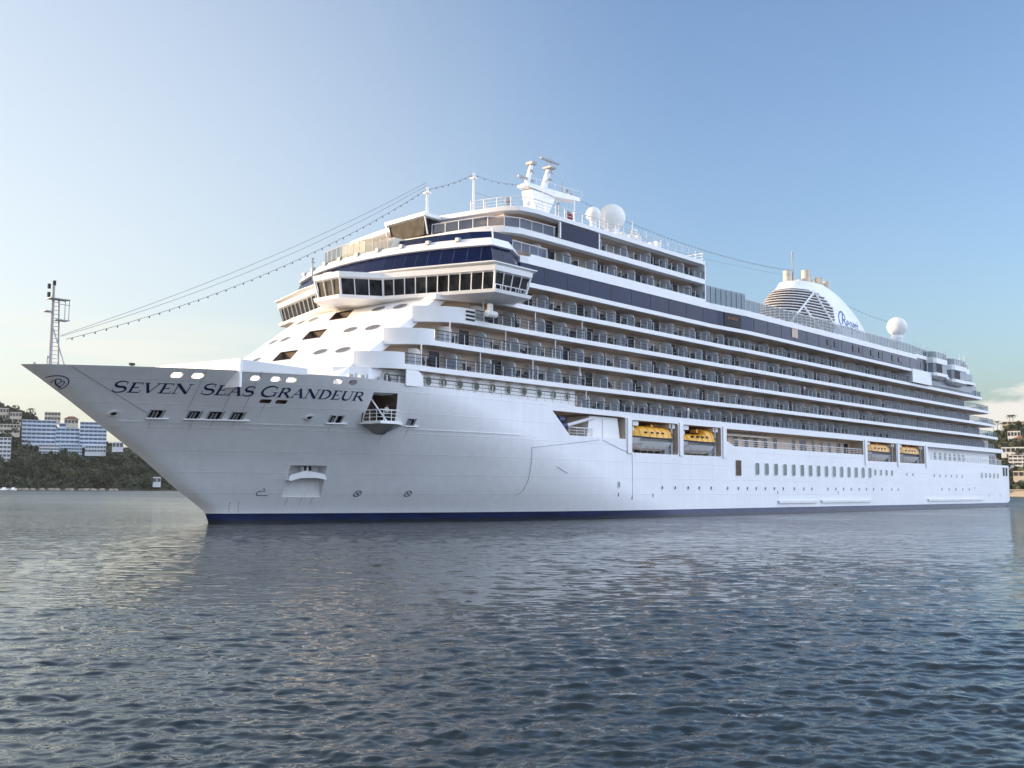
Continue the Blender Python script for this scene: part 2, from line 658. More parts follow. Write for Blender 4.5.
def hb(X, z):
    s = X - stemX(z)
    if s <= 0:
        return 0.0
    t = min(max(z / 14, 0), 1)
    Lh = 62 - 26 * t ** .8
    n = 2 + .2 * t
    u = min(1., s / Lh)
    b = 15.5 * (1 - (1 - u) ** n) + .70 * (1 - exp(-s / .45)) * (1 - u) ** 4
    if X > 195:
        b *= 1 - .035 * ((X - 195) / 27) ** 2
    if X > 220.5:
        b -= 3.2 * (1 - sqrt(max(0, 1 - ((X - 220.5) / 4.5) ** 2)))
    return b


LSH = 225.0


def grid_u():
    u = []
    for i in range(171):
        k = i / 170
        u.append(0.55 * k ** 2.2 + 0.45 * k)
    return u


def build_hull():
    us = grid_u()
    ws = [i / 30 for i in range(31)]
    P = []
    for w in ws:
        row = []
        for u in us:
            z = -1.2 + 15.2 * w
            for it in range(4):
                X = stemX(z) + (LSH - stemX(z)) * u
                zb = -1.2 if X < 209 else -1.2 + 4.4 * ((X - 209) / 16) ** 1.7
                z = zb + (sheer(X) - zb) * w
            row.append((X, hb(X, z), z))
        P.append(row)
    bm = bmesh.new()
    nu, nw = len(us), len(ws)
    port = [[bm.verts.new((x, -y, z)) for x, y, z in r] for r in P]
    stbd = [[port[k][0] if i == 0 else bm.verts.new((x, y, z)) for i, (x, y, z) in enumerate(r)] for k, r in enumerate(P)]
    for k in range(nw - 1):
        for i in range(nu - 1):
            bm.faces.new((port[k][i], port[k][i + 1], port[k + 1][i + 1], port[k + 1][i]))
            if i == 0:
                bm.faces.new((stbd[k][0], stbd[k + 1][0], stbd[k + 1][1], stbd[k][1]))
            else:
                bm.faces.new((stbd[k][i], stbd[k + 1][i], stbd[k + 1][i + 1], stbd[k][i + 1]))
        bm.faces.new((port[k][-1], stbd[k][-1], stbd[k + 1][-1], port[k + 1][-1]))
    for k in (0, nw - 1):
        for i in range(nu - 1):
            f = [port[k][i], port[k][i + 1], stbd[k][i + 1]] + ([stbd[k][i]] if i else [])
            bm.faces.new(f)
    bmesh.ops.recalc_face_normals(bm, faces=bm.faces)
    me = bpy.data.meshes.new('hull')
    bm.to_mesh(me)
    bm.free()
    return me


def bool_cut(me, cutter, mats):
    for m in mats:
        if m.name not in [x.name for x in me.materials if x]:
            me.materials.append(m)
    a = bpy.data.objects.new('tmp_a', me)
    cm = cutter.mesh('tmp_c', mats)
    b = bpy.data.objects.new('tmp_b', cm)
    COL.objects.link(a)
    COL.objects.link(b)
    md = a.modifiers.new('b', 'BOOLEAN')
    md.operation = 'DIFFERENCE'
    md.solver = 'EXACT'
    md.object = b
    md.material_mode = 'TRANSFER'
    dg = bpy.context.evaluated_depsgraph_get()
    dg.update()
    r = bpy.data.meshes.new_from_object(a.evaluated_get(dg), preserve_all_data_layers=True, depsgraph=dg)
    bpy.data.objects.remove(a)
    bpy.data.objects.remove(b)
    return r


def rrect(x0, x1, z0, z1, r, n=4):
    p = []
    for cx, cz, a0 in ((x1 - r, z1 - r, 0), (x0 + r, z1 - r, 90), (x0 + r, z0 + r, 180), (x1 - r, z0 + r, 270)):
        for i in range(n + 1):
            a = radians(a0 + 90 * i / n)
            p.append((cx + r * cos(a), cz + r * sin(a)))
    return p


SHIP = thing('cruise_ship', (111, 0, 0), 'huge white cruise ship with a dark blue window band and tiers of balconies', 'cruise ship')
OFF = -Vector(SHIP.location)

hull_me = build_hull()
# open foredeck inside a thin bulwark
well = MB()
wr = []
for zz, zq in ((12.55, 12.55), (13.9, 13.9), (16, 14.0)):
    wp = []
    for i in range(22):
        X = 3.4 + (24.6 - 3.4) * i / 21
        wp.append((X, -max(hb(X, zq) - 0.32, 0.1), zz))
    wr.append(wp + [(x, -y, z) for x, y, z in reversed(wp)])
well.loft(wr)
hull_me.materials.append(HULLM)
hull_me = bool_cut(hull_me, well, [HULLM, WHITE2])
c = MB()                     # 0 hull paint, 1 beige, 2 dark, 3 rusty, 4 white
# openings amidships
c.prism_y([(53.4, 12.45), (56.6, 9.75), (67.7, 9.75), (67.7, 12.35), (66.5, 12.45)], -18, -11.0, 1)
c.prism_y(rrect(69.1, 79.6, 8.1, 12.2, .25), -18, -10.2, 1)
c.prism_y(rrect(80.9, 90.6, 8.15, 12.2, .25), -18, -10.2, 1)
c.prism_y([(92.2, 12.15), (92.2, 10.4), (94.2, 9.75), (138.6, 9.75), (138.6, 12.15)], -18, -13.2, 1)
c.prism_y(rrect(140.4, 153.3, 8.75, 12.2, .25), -18, -10.2, 1)
c.prism_y(rrect(154.8, 167.2, 8.75, 12.2, .25), -18, -10.2, 1)
c.prism_y([(168.9, 12.2), (169.6, 9.6), (214.5, 9.45), (214.5, 12.2)], -18, -14.1, 4)
c_b = MB()
c_b.box(214.0, 230, -20, 20, 9.45, 12.23, 4)
c_c = MB()
c_c.box(216.8, 230, -20, 20, 12.0, 16, 4)
# shell door and anchor pocket
c.prism_y([(27.75, 12.75), (30.35, 12.8), (31.3, 10.0), (27.9, 10.0)], -18, -11.2, 3)
c.loft([[(23.6, -18, 5.7), (27.1, -18, 5.7), (28.0, -18, 2.6), (24.2, -18, 2.6)],
        [(23.7, -(hb(23.7, 5.7) - 1.5), 5.7), (27.0, -(hb(27, 5.7) - 1.5), 5.7), (27.9, -(hb(27.9, 2.6) - .1), 2.6), (24.3, -(hb(24.3, 2.6) - .1), 2.6)]], 4)
# bulwark ports that look through to the sky, mooring openings
for X in (10.47, 11.99, 14.97, 16.5, 18.18, 19.49):
    c.prism_y(rrect(X - .44, X + .44, 13.20, 13.66, .22), -(hb(X, 13.4) + 1), -(hb(X, 13.4) - 1.2), 4)
for X in (23.72, 25.22):
    c.prism_y(rrect(X - .42, X + .42, 13.28, 13.74, .22), -(hb(X, 13.4) + 1), -(hb(X, 13.4) - .7), 4)
for X, hw in ((10.65, .42), (13.48, .40), (15.09, .46), (16.83, .42), (25.05, .22), (25.62, .24), (33.0, .34)):
    c.prism_y(rrect(X - hw, X + hw, 9.78, 10.45, .12), -(hb(X, 10) + 1), -(hb(X, 10) - 1.2), 2)
for X in (18.39, 19.72):
    c.prism_y(rrect(X - .48, X + .48, 11.32, 11.66, .14), -(hb(X, 11.5) + 1), -(hb(X, 11.5) - .5), 3)
for cc in (c_c, c_b, c):
    hull_me = bool_cut(hull_me, cc, [HULLM, BEIGE, BLACK, BROWNIN, WHITE2])
hull_me.polygons.foreach_set('use_smooth', [True] * len(hull_me.polygons))
hull_me.set_sharp_from_angle(angle=radians(32))
HULL = link('hull', hull_me, SHIP)


def on_hull(X, z, d=0.03):
    return Vector((X, -(hb(X, z) + d), z))


def hull_patch(mb, poly, d0, d1, mi=0):
    """small plate that follows the hull: polygon in (X,z), from d0 to d1 metres proud"""
    mb.loft([[on_hull(x, z, d0) for x, z in poly], [on_hull(x, z, d1) for x, z in poly]], mi)


def ribbon(mb, pts, w, d, mi=0):
    pts = [Vector(q) for q in pts]
    a, b = [], []
    for i, q in enumerate(pts):
        t = (pts[min(i + 1, len(pts) - 1)] - pts[max(i - 1, 0)]).normalized()
        n = Vector((-t.y, t.x))
        ww = w[i] if isinstance(w, (list, tuple)) else w
        a.append(q + n * ww / 2)
        b.append(q - n * ww / 2)
    lo = [on_hull(q.x, q.y, -.02) for q in a] + [on_hull(q.x, q.y, -.02) for q in reversed(b)]
    n = len(a)
    top_a = [on_hull(q.x, q.y, d) for q in a]
    top_b = [on_hull(q.x, q.y, d) for q in b]
    fs = [(i, i + 1, n + i + 1, n + i) for i in range(n - 1)]
    mb.add(top_a + top_b, fs, mi)


# ---- lettering: stroke letters with serifs, cap height 1
TK, TN = .20, .075


def arc(cx, cy, rx, ry, a0, a1, n=12):
    return [(cx + rx * cos(radians(a0 + (a1 - a0) * i / n)), cy + ry * sin(radians(a0 + (a1 - a0) * i / n))) for i in range(n + 1)]


def swell(n, lo, hi):
    return [lo + (hi - lo) * sin(pi * i / (n - 1)) for i in range(n)]


def serif(x, y, w=.30):
    return ([(x - w / 2, y), (x + w / 2, y)], .05)


_s = arc(.34, .73, .27, .25, 35, 270, 12) + arc(.34, .25, .29, .25, 90, -150, 12)[1:]
_g = arc(.48, .5, .43, .48, 45, 330, 20)
_r = [(.20, .97), (.42, .97)] + arc(.42, .74, .24, .23, 90, -90, 10) + [(.20, .51)]
_d = [(.20, .97), (.36, .97)] + arc(.36, .5, .44, .47, 90, -90, 14) + [(.20, .03)]
_u = [(.18, 1), (.18, .35)] + arc(.46, .33, .28, .31, 180, 360, 12)[1:] + [(.74, 1)]
GL = {
    'S': (.70, [(_s, swell(len(_s), .06, .19)), ([(.565, .95), (.565, .70)], .05), ([(.07, .30), (.07, .05)], .05)]),
    'E': (.72, [([(.2, 0), (.2, 1)], TK), ([(.05, .97), (.62, .97)], TN), ([(.2, .51), (.5, .51)], TN), ([(.05, .03), (.66, .03)], TN),
                ([(.62, 1), (.62, .78)], .05), ([(.5, .6), (.5, .42)], .045), ([(.66, 0), (.68, .25)], .05)]),
    'V': (.86, [([(.1, 1), (.43, 0)], TK), ([(.43, 0), (.76, 1)], TN), serif(.12, .975), serif(.74, .975)]),
    'N': (.98, [([(.16, 0), (.16, 1)], TN), ([(.13, 1), (.82, .02)], TK), ([(.82, 0), (.82, 1)], TN), serif(.16, .025), serif(.13, .975), serif(.82, .975)]),
    'A': (.92, [([(.12, 0), (.46, 1)], TN), ([(.44, 1), (.80, 0)], TK), ([(.25, .36), (.66, .36)], .06), serif(.12, .025), serif(.80, .025)]),
    'G': (.98, [(_g, swell(len(_g), .07, .2)), ([(.84, .04), (.84, .42)], .15), ([(.68, .42), (.98, .42)], .05), ([(.79, .94), (.79, .68)], .05)]),
    'R': (.90, [([(.2, 0), (.2, 1)], TK), (_r, [TN, TN] + swell(10, .09, .19) + [TN, TN]), ([(.42, .52), (.84, 0)], .18), serif(.2, .025), serif(.13, .975, .2), serif(.84, .025, .2)]),
    'D': (.92, [([(.2, 0), (.2, 1)], TK), (_d, [TN, TN] + swell(14, .09, .2) + [TN, TN]), serif(.13, .975, .2), serif(.13, .025, .2)]),
    'U': (.90, [(_u, [TK, TK] + [TK - (TK - TN) * i / 11 for i in range(12)] + [TN]), serif(.18, .975), serif(.74, .975)]),
}


def subdiv(pts, w):
    if len(pts) == 2:
        n = 5
        p = [(pts[0][0] + (pts[1][0] - pts[0][0]) * i / (n - 1), pts[0][1] + (pts[1][1] - pts[0][1]) * i / (n - 1)) for i in range(n)]
        return p, w
    return pts, w


tm = MB()
eps = 0
for word, xa, xb in (('SEVEN', 6.55, 12.15), ('SEAS', 12.93, 17.08), ('GRANDEUR', 17.6, 26.98)):
    tot = sum(GL[ch][0] * (1.12 if i == 0 and word[0] in 'SG' else 1) for i, ch in enumerate(word))
    k = (xb - xa) / tot
    x = xa
    for i, ch in enumerate(word):
        big = 1.12 if i == 0 else 1.0
        w, strokes = GL[ch]
        tm = MB()
        for pts, tw in strokes:
            pts, tw = subdiv(pts, tw)
            q = [(x + px * k * big, 11.88 + py * .83 * big) for px, py in pts]
            sc = .93
            tw = [t_ * sc for t_ in tw] if isinstance(tw, (list, tuple)) else tw * sc
            eps = (eps + 1) % 9
            ribbon(tm, q, tw, .02 + eps * .0015)
        tm.build('name_letter', LETTER, HULL)
        x += w * k * big

# bow emblem: ring with a monogram, placed across the stem
em = MB()
def on_port(pts):
    return [q for q in pts if q[0] > stemX(q[1]) + .1]


ribbon(em, on_port(arc(2.55, 12.45, .98, .66, -130, 130, 32)), .07, .02)
ribbon(em, on_port(arc(2.75, 12.62, .26, .22, -60, 200, 14)), .06, .022)
ribbon(em, on_port([(2.62, 12.75), (2.8, 12.45), (3.25, 12.15)]), .07, .024)
ribbon(em, on_port(arc(3.1, 12.48, .16, .2, 100, -80, 10)), .06, .026)
ribbon(em, on_port(arc(3.02, 12.18, .2, .14, 180, 330, 10)), .06, .028)
em.build('bow_emblem', LETTER, HULL)

# thruster marks, bulb mark, draught marks
mk = MB()
for X in (31.3, 36.55):
    mk = MB()
    ribbon(mk, arc(X, 2.92, .36, .30, 0, 360, 18), .07, .02)
    ribbon(mk, [(X - .26, 2.7), (X + .26, 3.14)], .07, .023)
    ribbon(mk, [(X - .26, 3.14), (X + .26, 2.7)], .07, .026)
    mk.build('thruster_mark', LETTER, HULL)
mk = MB()
ribbon(mk, [(22.95, 2.72), (22.1, 2.72)] + arc(22.1, 2.93, .2, .2, 270, 90, 8) + [(22.55, 3.15), (22.3, 3.45)], .07, .02)
mk.build('bulb_mark', LETTER, HULL)
dm = MB()
for X, z0, z1 in ((20.3, 1.05, 2.1), (21.1, 1.05, 2.1)):
    z = z0
    while z < z1:
        ribbon(dm, [(X - (z - 1) * .3, z), (X - .08 - (z - 1) * .3, z + .16)], .06, .02)
        z += .28
build_each(dm, 'draught_mark', GREYM, HULL)

RUST = mat('rust_run', (0.52, 0.42, 0.33), 0.7, noise=0.15, scale=3)
rr_ = random.Random(4)
for X, z in ((10.55, 9.6), (13.5, 9.6), (13.7, 9.6), (15.2, 9.6), (16.9, 9.6), (25.2, 9.7), (33.0, 9.7), (24.9, 2.5), (26.2, 2.5), (27.2, 2.5), (18.5, 11.25), (30.6, 8.7), (69.6, 8.0), (83, 8.0)):
    b = MB()
    ln = rr_.uniform(.5, 1.6)
    ribbon(b, [(X + .02 * k, z - ln * k / 4) for k in range(5)], [.07, .06, .045, .03, .012], .006)
    b.build('rust_run', RUST, HULL)
# white mooring sills, fairlead rings
for xa, xb in ((10.06, 11.68), (12.85, 17.95), (24.6, 26.5), (32.4, 33.9)):
    b = MB()
    n = 10
    top = [on_hull(xa + (xb - xa) * i / n, 9.76, .22) for i in range(n + 1)]
    inn = [on_hull(xa + (xb - xa) * i / n, 9.76, -.05) for i in range(n + 1)]
    poly = top + inn[::-1]
    b.loft([[(q.x, q.y, 9.66) for q in poly], [(q.x, q.y, 9.78) for q in poly]])
    b.build('mooring_sill', WHITE2, HULL)
for X, hw in ((10.65, .42), (13.48, .40), (15.09, .46), (16.83, .42), (25.33, .5), (33.0, .34)):
    b = MB()
    for sx in (-1, 1):
        x = X + sx * (hw + .08)
        hull_patch(b, [(x - .05, 9.8), (x + .05, 9.8), (x + .05, 10.5), (x - .05, 10.5)], -.02, .12)
        b.tube([on_hull(X + sx * hw * .3, 9.85, -.15), on_hull(X + sx * hw * .3, 10.3, -.15)], .09, 8)
    b.build('mooring_roller', GREYM, HULL)
for X, z in ((7.66, 10.05), (22.85, 10.15)):
    b = MB()
    o1 = arc(X, z, .40, .24, 0, 360, 20)[:-1]
    i1 = arc(X, z, .24, .13, 0, 360, 20)[:-1]
    ra = [on_hull(x, zz, .16) for x, zz in o1]
    rb = [on_hull(x, zz, .16) for x, zz in i1]
    rc = [on_hull(x, zz, -.02) for x, zz in o1]
    rd = [on_hull(x, zz, .02) for x, zz in i1]
    b.loft([rc, ra, rb, rd], caps=False)
    f = b.build('fairlead', WHITE2, HULL, smooth=50)
    b = MB()
    b.add([on_hull(x, zz, .015) for x, zz in i1], [tuple(range(20))])
    b.build('fairlead_opening', BLACK, HULL)

# long knuckle line along the bow
b = MB()
n = 60
lo, hi = [], []
for i in range(n + 1):
    X = 8.3 + (48 - 8.3) * i / n
    lo.append((X, 9.38))
    hi.append((X, 9.47))
for i in range(n):
    hull_patch(b, [lo[i], lo[i + 1], hi[i + 1], hi[i]], -.02, .05)
b.build('knuckle_strake', HULLM, HULL)


def window_on_hull(X, z, w, h, name='hull_window', r=None, m=DARK):
    r = r or w * .35
    b = MB()
    po, pi_ = rrect(X - w / 2 - .09, X + w / 2 + .09, z - h / 2 - .09, z + h / 2 + .09, r + .06), rrect(X - w / 2, X + w / 2, z - h / 2, z + h / 2, r)
    b.loft([[on_hull(x, zz, -.02) for x, zz in po], [on_hull(x, zz, .05) for x, zz in po], [on_hull(x, zz, .05) for x, zz in pi_], [on_hull(x, zz, .012) for x, zz in pi_]], 0, caps=False)
    b.add([on_hull(x, zz, .014) for x, zz in pi_], [tuple(range(len(pi_)))], 1)
    return b.build(name, [WHITE2, m], HULL)


HWIN = mat('hull_window_glass', (0.055, 0.095, 0.085), 0.12, noise=0.3, scale=0.3)
xw = [100.8 + (141.1 - 100.8) * (i / 14) for i in range(15)]
for X in xw:
    window_on_hull(X, 6.62, 1.15, 1.75, r=.32, m=HWIN)
for i in range(4):
    window_on_hull(143.4 + i * 2.5, 6.75, .75, 1.0, r=.25, m=HWIN)
for i in range(5):
    window_on_hull(200.3 + i * 2.9, 7.0, 1.1, 1.1, r=.4, m=HWIN)
window_on_hull(95.3, 6.65, 1.6, 2.2, 'side_door', r=.15, m=BROWNIN)
for i in range(2):
    window_on_hull(216.6 + i * 2.2, 8.0, 1.5, 1.9, 'stern_opening', r=.1, m=BLACK)
port_x = [75.7, 78.75, 81.9, 84.7, 87.8, 92.2, 95.2, 97.8, 100.4, 103.2, 106.0, 108.8, 112.4, 115.6, 118.4, 124.2, 127.2, 130.2, 133.2, 136.4, 139.5, 142.5, 146.2, 150.6, 153.6]
for X in port_x:
    window_on_hull(X, 3.76, .3, .42, 'porthole', r=.14, m=BLACK)
for X in (172, 175.2, 178.4, 181.6, 184.8, 188, 158, 161):
    window_on_hull(X, 6.6 if X in (158, 161) else 6.55, .32, .45, 'porthole', r=.15, m=BLACK)
for X in (176, 180, 184, 188, 192):
    window_on_hull(X, 3.9, .3, .42, 'porthole', r=.14, m=BLACK)
window_on_hull(66.2, 4.1, .45, .75, 'hull_vent', r=.2, m=GREYM)
for X, z in ((66.25, 3.0), (69.05, 2.6), (73.6, 2.9), (107, 3.3), (128, 3.3), (195.5, 4.3), (205, 2.7), (213, 2.7)):
    b = MB()
    hull_patch(b, rrect(X - .06, X + .06, z - .35, z + .1, .05), -.02, .03)
    b.build('scupper', BLACK, HULL)
# fender rubbing strips near the waterline
for xa, xb in ((107, 120), (121.5, 141), (168, 200)):
    b = MB()
    n = 12
    for i in range(n):
        x0, x1 = xa + (xb - xa) * i / n, xa + (xb - xa) * (i + 1) / n
        hull_patch(b, [(x0, 1.55), (x1, 1.55), (x1, 1.95), (x0, 1.95)], -.02, .28)
    b.build('rubbing_strip', WHITE2, HULL)

# raised bulwark and breakwater on the foredeck
b = MB()
n = 14
A_, B_ = [], []
for i in range(n + 1):
    X = 14.75 + (20.6 - 14.75) * i / n
    A_.append((X, -(hb(X, 14.0) - .02)))
    B_.append((X, -(hb(X, 14.0) - .22)))
poly = A_ + B_[::-1]
top = [15.05 - .55 * i / n for i in range(n + 1)]
b.loft([[(x, y, 13.9) for x, y in poly], [(x, y, z) for (x, y), z in zip(poly, top + top[::-1])]])
b.loft([[(x, -y, 13.9) for x, y in poly], [(x, -y, z) for (x, y), z in zip(poly, top + top[::-1])]])
b.prism_z([(14.72, -11.0), (13.2, 0), (14.72, 11.0), (14.95, 11.0), (13.45, 0), (14.95, -11.0)], 12.5, 15.06)
b.build('breakwater', WHITE, SHIP)
# foredeck fittings
b = MB()
for x, y in ((17, -5.5), (17, 5), (20, -7.5), (21, 2), (11, -3.5)):
    b.box(x, x + 1.4, y, y + 1.1, 12.55, 13.5)
    b.tube([(x + .2, y - .6, 13.2), (x + .2, y + 1.7, 13.2)], .42, 12)
b.build('mooring_winch', CREAM, SHIP)
b = MB()
b.tube([(8.0, -4.2, 13.9), (8.0, -4.2, 14.35)], .05)
b.tube([(7.75, -4.2, 14.42), (8.25, -4.2, 14.42)], .13, 8)
b.build('bow_floodlight', BLACK, SHIP)
for X, hh in ((1.0, .35), (2.3, .55), (13.0, .5), (15.3, .4), (26.6, .5), (27.8, .7), (28.9, .4)):
    pass
b = MB()
for X in (25.0, 26.2, 28.3, 29.6):
    y = -(hb(X, 13.9) - .5)
    b.box(X, X + .5, y, y + .4, 13.9, 14.35)
    b.tube([(X + .8, y, 13.9), (X + .8, y, 14.5)], .07)
build_each(b, 'deck_fitting', GREYM, SHIP)

# ------------------------------------------------------------------ bow mast
b = MB()
b.tube([(2.55, 0, 13.6), (2.55, 0, 21.3)], .17, 10, 0, .12)
b.tube([(3.3, 0, 13.6), (3.05, 0, 20.2)], .09)
for i in range(16):
    z = 14.4 + i * .36
    b.tube([(2.55, 0, z), (3.25 - .01 * i, 0, z)], .025, 4)
b.tube([(2.55, 0, 17.8), (4.05, .0, 13.7)], .05)
b.box(2.1, 3.9, -.5, .5, 20.05, 20.12)
b.tube([(3.85, -.4, 20.1), (3.85, -.4, 18.2)], .035, 4)
b.tube([(3.85, .4, 20.1), (3.85, .4, 18.2)], .035, 4)
b.box(2.8, 3.95, -.5, .5, 18.2, 18.26)
b.tube([(2.9, -.45, 19.6), (3.9, -.45, 19.6)], .03, 4)
b.box(1.75, 2.4, -.35, .35, 18.85, 18.95)
b.box(2.3, 3.0, -.3, .3, 13.6, 14.15)
bm_ = b.build('bow_mast', GREYM, SHIP)
b = MB()
for x, z in ((2.15, 20.2), (2.15, 20.95), (2.6, 21.3)):
    b.tube([(x, 0, z), (x, 0, z + .42)], .15, 8)
build_each(b, 'navigation_lamp', BLACK, bm_)
b = MB()
b.tube([(1.2, 0, 13.9), (1.2, 0, 14.3)], .1)
b.tube([(1.9, -.9, 14), (1.9, -.9, 14.7)], .05)
b.tube([(1.8, -.9, 14.75), (2.0, -.9, 14.75)], .12)
build_each(b, 'bow_bitt', GREYM, SHIP)

# ------------------------------------------------------------------ superstructure
BZ = [12.71, 15.48, 18.23, 21.02, 23.79, 26.45, 29.2, 32.35, 35.05]
HH = .26


def XF(y, z):
    return 25.5 + 1.4 * (z - 16) + .012 * y * y


def side(X, lev):
    """half breadth of the deck edge at station X on level lev"""
    s = 15.5
    if lev >= 5:
        s = float(np.interp(X, [0, 89, 97, 300], [15.5, 15.5, 16.25, 16.25]))
    elif lev >= 1:
        s = float(np.interp(X, [0, 58, 66, 93.0, 93.6, 300], [15.4, 15.4, 15.6, 15.6, 15.85, 15.85]))
    if X > 195:
        s -= 1.0 * ((X - 195) / 22) ** 2
    return s


def deck_poly(lev, z, xs_side, xe, fwd=None):
    """closed plan polygon: facade curve, rounded shoulder, straight side, stern"""
    port = []
    if fwd is None:
        for y in (0, 3, 6, 9, 11, 12.2):
            port.append((XF(y, z + HH) + .25, -y))
        x0 = XF(12.2, z) + .25
        for i in range(1, 6):
            t = i / 5
            port.append((x0 + (xs_side - x0) * (t ** 1.15), -(12.2 + (side(xs_side, lev) - 12.2) * sin(t * pi / 2))))
    else:
        port += fwd
    X = xs_side + 4
    while X < xe - 4:
        port.append((X, -side(X, lev)))
        X += 3.0 if X < 110 else 6
    port.append((xe - 1.2, -side(xe, lev)))
    port.append((xe, -side(xe, lev) + 1.4))
    return [(x, y) for x, y in port] + [(x, -y) for x, y in reversed(port) if abs(y) > 1e-6]


band_end = [217, 215, 212.5, 208.5, 203, 197.5]
shoulder = {1: 31.0, 2: 34.6, 3: 39.5}


def ccw(P):
    a = sum(P[i - 1][0] * P[i][1] - P[i][0] * P[i - 1][1] for i in range(len(P)))
    return P if a > 0 else P[::-1]


for lev in (1, 2, 3, 4, 5):
    z = BZ[lev]
    if lev <= 3:
        P = deck_poly(lev, z, shoulder[lev], band_end[lev])
    elif lev == 4:
        P = deck_poly(lev, z, 44.0, band_end[lev], [(37.5, 0), (37.5, -12.5), (42.5, -14.5), (44.0, -15.35)])
    else:
        P = deck_poly(lev, z, 48.6, band_end[lev], [(40.5, 0), (42, -14.5), (47.0, -15.3)])
    P = ccw(P)
    b = MB()
    b.prism_z(P, z - HH, z + HH)
    d = b.build('deck_edge', WHITE, SHIP)
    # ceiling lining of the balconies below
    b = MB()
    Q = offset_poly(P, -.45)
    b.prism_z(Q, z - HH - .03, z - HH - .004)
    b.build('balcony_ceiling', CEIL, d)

# inner walls (cabin fronts) of each balcony tier
ROW = {0: (59.0, 207), 1: (31.5, 205.5), 2: (33.5, 199), 3: (37.5, 197), 4: (45.0, 163.2)}
for k in range(5):
    z0, z1 = BZ[k] + HH, BZ[k + 1] - HH
    b = MB()
    xs = {0: 27.5, 1: XF(10.5, z1) + 1.8, 2: XF(10.5, z1) + 1.8, 3: XF(10.5, z1) + 1.8, 4: 41.5}[k]
    xe = {0: 212, 1: 206, 2: 200, 3: 197.5, 4: 197}[k]
    yy = 13.3
    b.prism_z(ccw([(xs, -10.5), (xs + 2.5, -yy), (xe, -yy + (0.6 if k else 0)), (xe, yy - .6), (xs + 2.5, yy), (xs, 10.5)]), z0 - .05, z1 + .05)
    b.build('cabin_wall', BEIGE, SHIP)

# white side wall with oval windows on the first tier, forward
b = MB()
b.prism_z([(25.2, -11.0), (27.6, -13.6), (32, -14.38), (58.9, -14.45), (58.9, -13.25), (28, -12.4)], 12.7, BZ[1] - HH + .05)
sw = b.build('side_wall', WHITE, SHIP)
for X in (29.45, 34.7, 36.9, 39.3, 41.8, 44.4, 47.0, 49.6, 52.2, 54.8, 57.4):
    b = MB()
    y = -14.4 if X > 32 else -13.98
    o1 = arc(X, 14.4, .52, .55, 0, 360, 22)[:-1]
    i1 = arc(X, 14.4, .42, .45, 0, 360, 22)[:-1]
    b.loft([[(x, y, z) for x, z in o1], [(x, y - .14, z) for x, z in o1], [(x, y - .14, z) for x, z in i1], [(x, y - .1, z) for x, z in i1]], 0, caps=False)
    b.add([(x, y - .1, z) for x, z in i1], [tuple(range(22))], 1)
    b.box(X - .5, X + .5, y - .3, y - .05, 15.0, 15.05, 0)
    b.build('oval_window', [CREAM, HWIN], sw)
# rounded wing wall where the walkway begins
b = MB()
prof = [(30.9, 13.6), (30.9, 15.2), (32.2, 15.2)] + [(32.2 + 1.0 * sin(radians(a)), 14.3 + .9 * cos(radians(a))) for a in (15, 35, 55, 75, 90)] + [(33.2, 13.6)]
b.prism_y(prof, -15.38, -15.25)
b.build('wing_wall', WHITE, SHIP)

# sloping front facade
fac = bmesh.new()
ys = [-12.2 + 24.4 * i / 40 for i in range(41)]
zs = [13.2 + (24.2 - 13.2) * i / 22 for i in range(23)]
fm = MB()
rings = []
for z in zs:
    rings.append([(XF(y, z), y, z) for y in ys] + [(XF(y, z) + 1.5, y, z) for y in reversed(ys)])
fm.loft(rings)
fme = fm.mesh('facade', [WHITE])
fc = MB()
for zc in (22.75, 20.15, 17.45):
    x = XF(0, zc)
    fc.loft([[(x - 3, -2.1, zc - .62), (x - 3, 1.1, zc - .62), (x - 3, 2.0, zc + .62), (x - 3, -1.2, zc + .62)],
             [(x + 1.2, -2.1, zc - .62), (x + 1.2, 1.1, zc - .62), (x + 1.2, 2.0, zc + .62), (x + 1.2, -1.2, zc + .62)]], 1)
fac.free()
fme = bool_cut(fme, fc, [WHITE, BROWNIN])
fme.polygons.foreach_set('use_smooth', [True] * len(fme.polygons))
fme.set_sharp_from_angle(angle=radians(30))
FAC = link('front_facade', fme, SHIP)
for zc, yi in ((22.9, 5.7), (20.15, 5.7), (17.4, 5.65)):
    for y0 in (-8.66, -yi, yi, 8.8):
        b = MB()
        pts_o, pts_i = [], []
        for i in range(24):
            a = 2 * pi * i / 24
            for lst, ry, rz in ((pts_o, .98, .43), (pts_i, .86, .34)):
                y = y0 + ry * cos(a)
                z = zc + rz * sin(a)
                lst.append((y, z))

        def pf(y, z, d):
            return (XF(y, z) - d * .58, y, z + d * .81)
        b.loft([[pf(y, z, -.03) for y, z in pts_o], [pf(y, z, .05) for y, z in pts_o], [pf(y, z, .05) for y, z in pts_i], [pf(y, z, .015) for y, z in pts_i]], 0, caps=False)
        b.add([pf(y, z, .018) for y, z in pts_i], [tuple(range(24))], 1)
        b.build('oval_window', [WHITE2, mat('oval_pane', (.17, .17, .175), .3, spec=.15)], FAC)

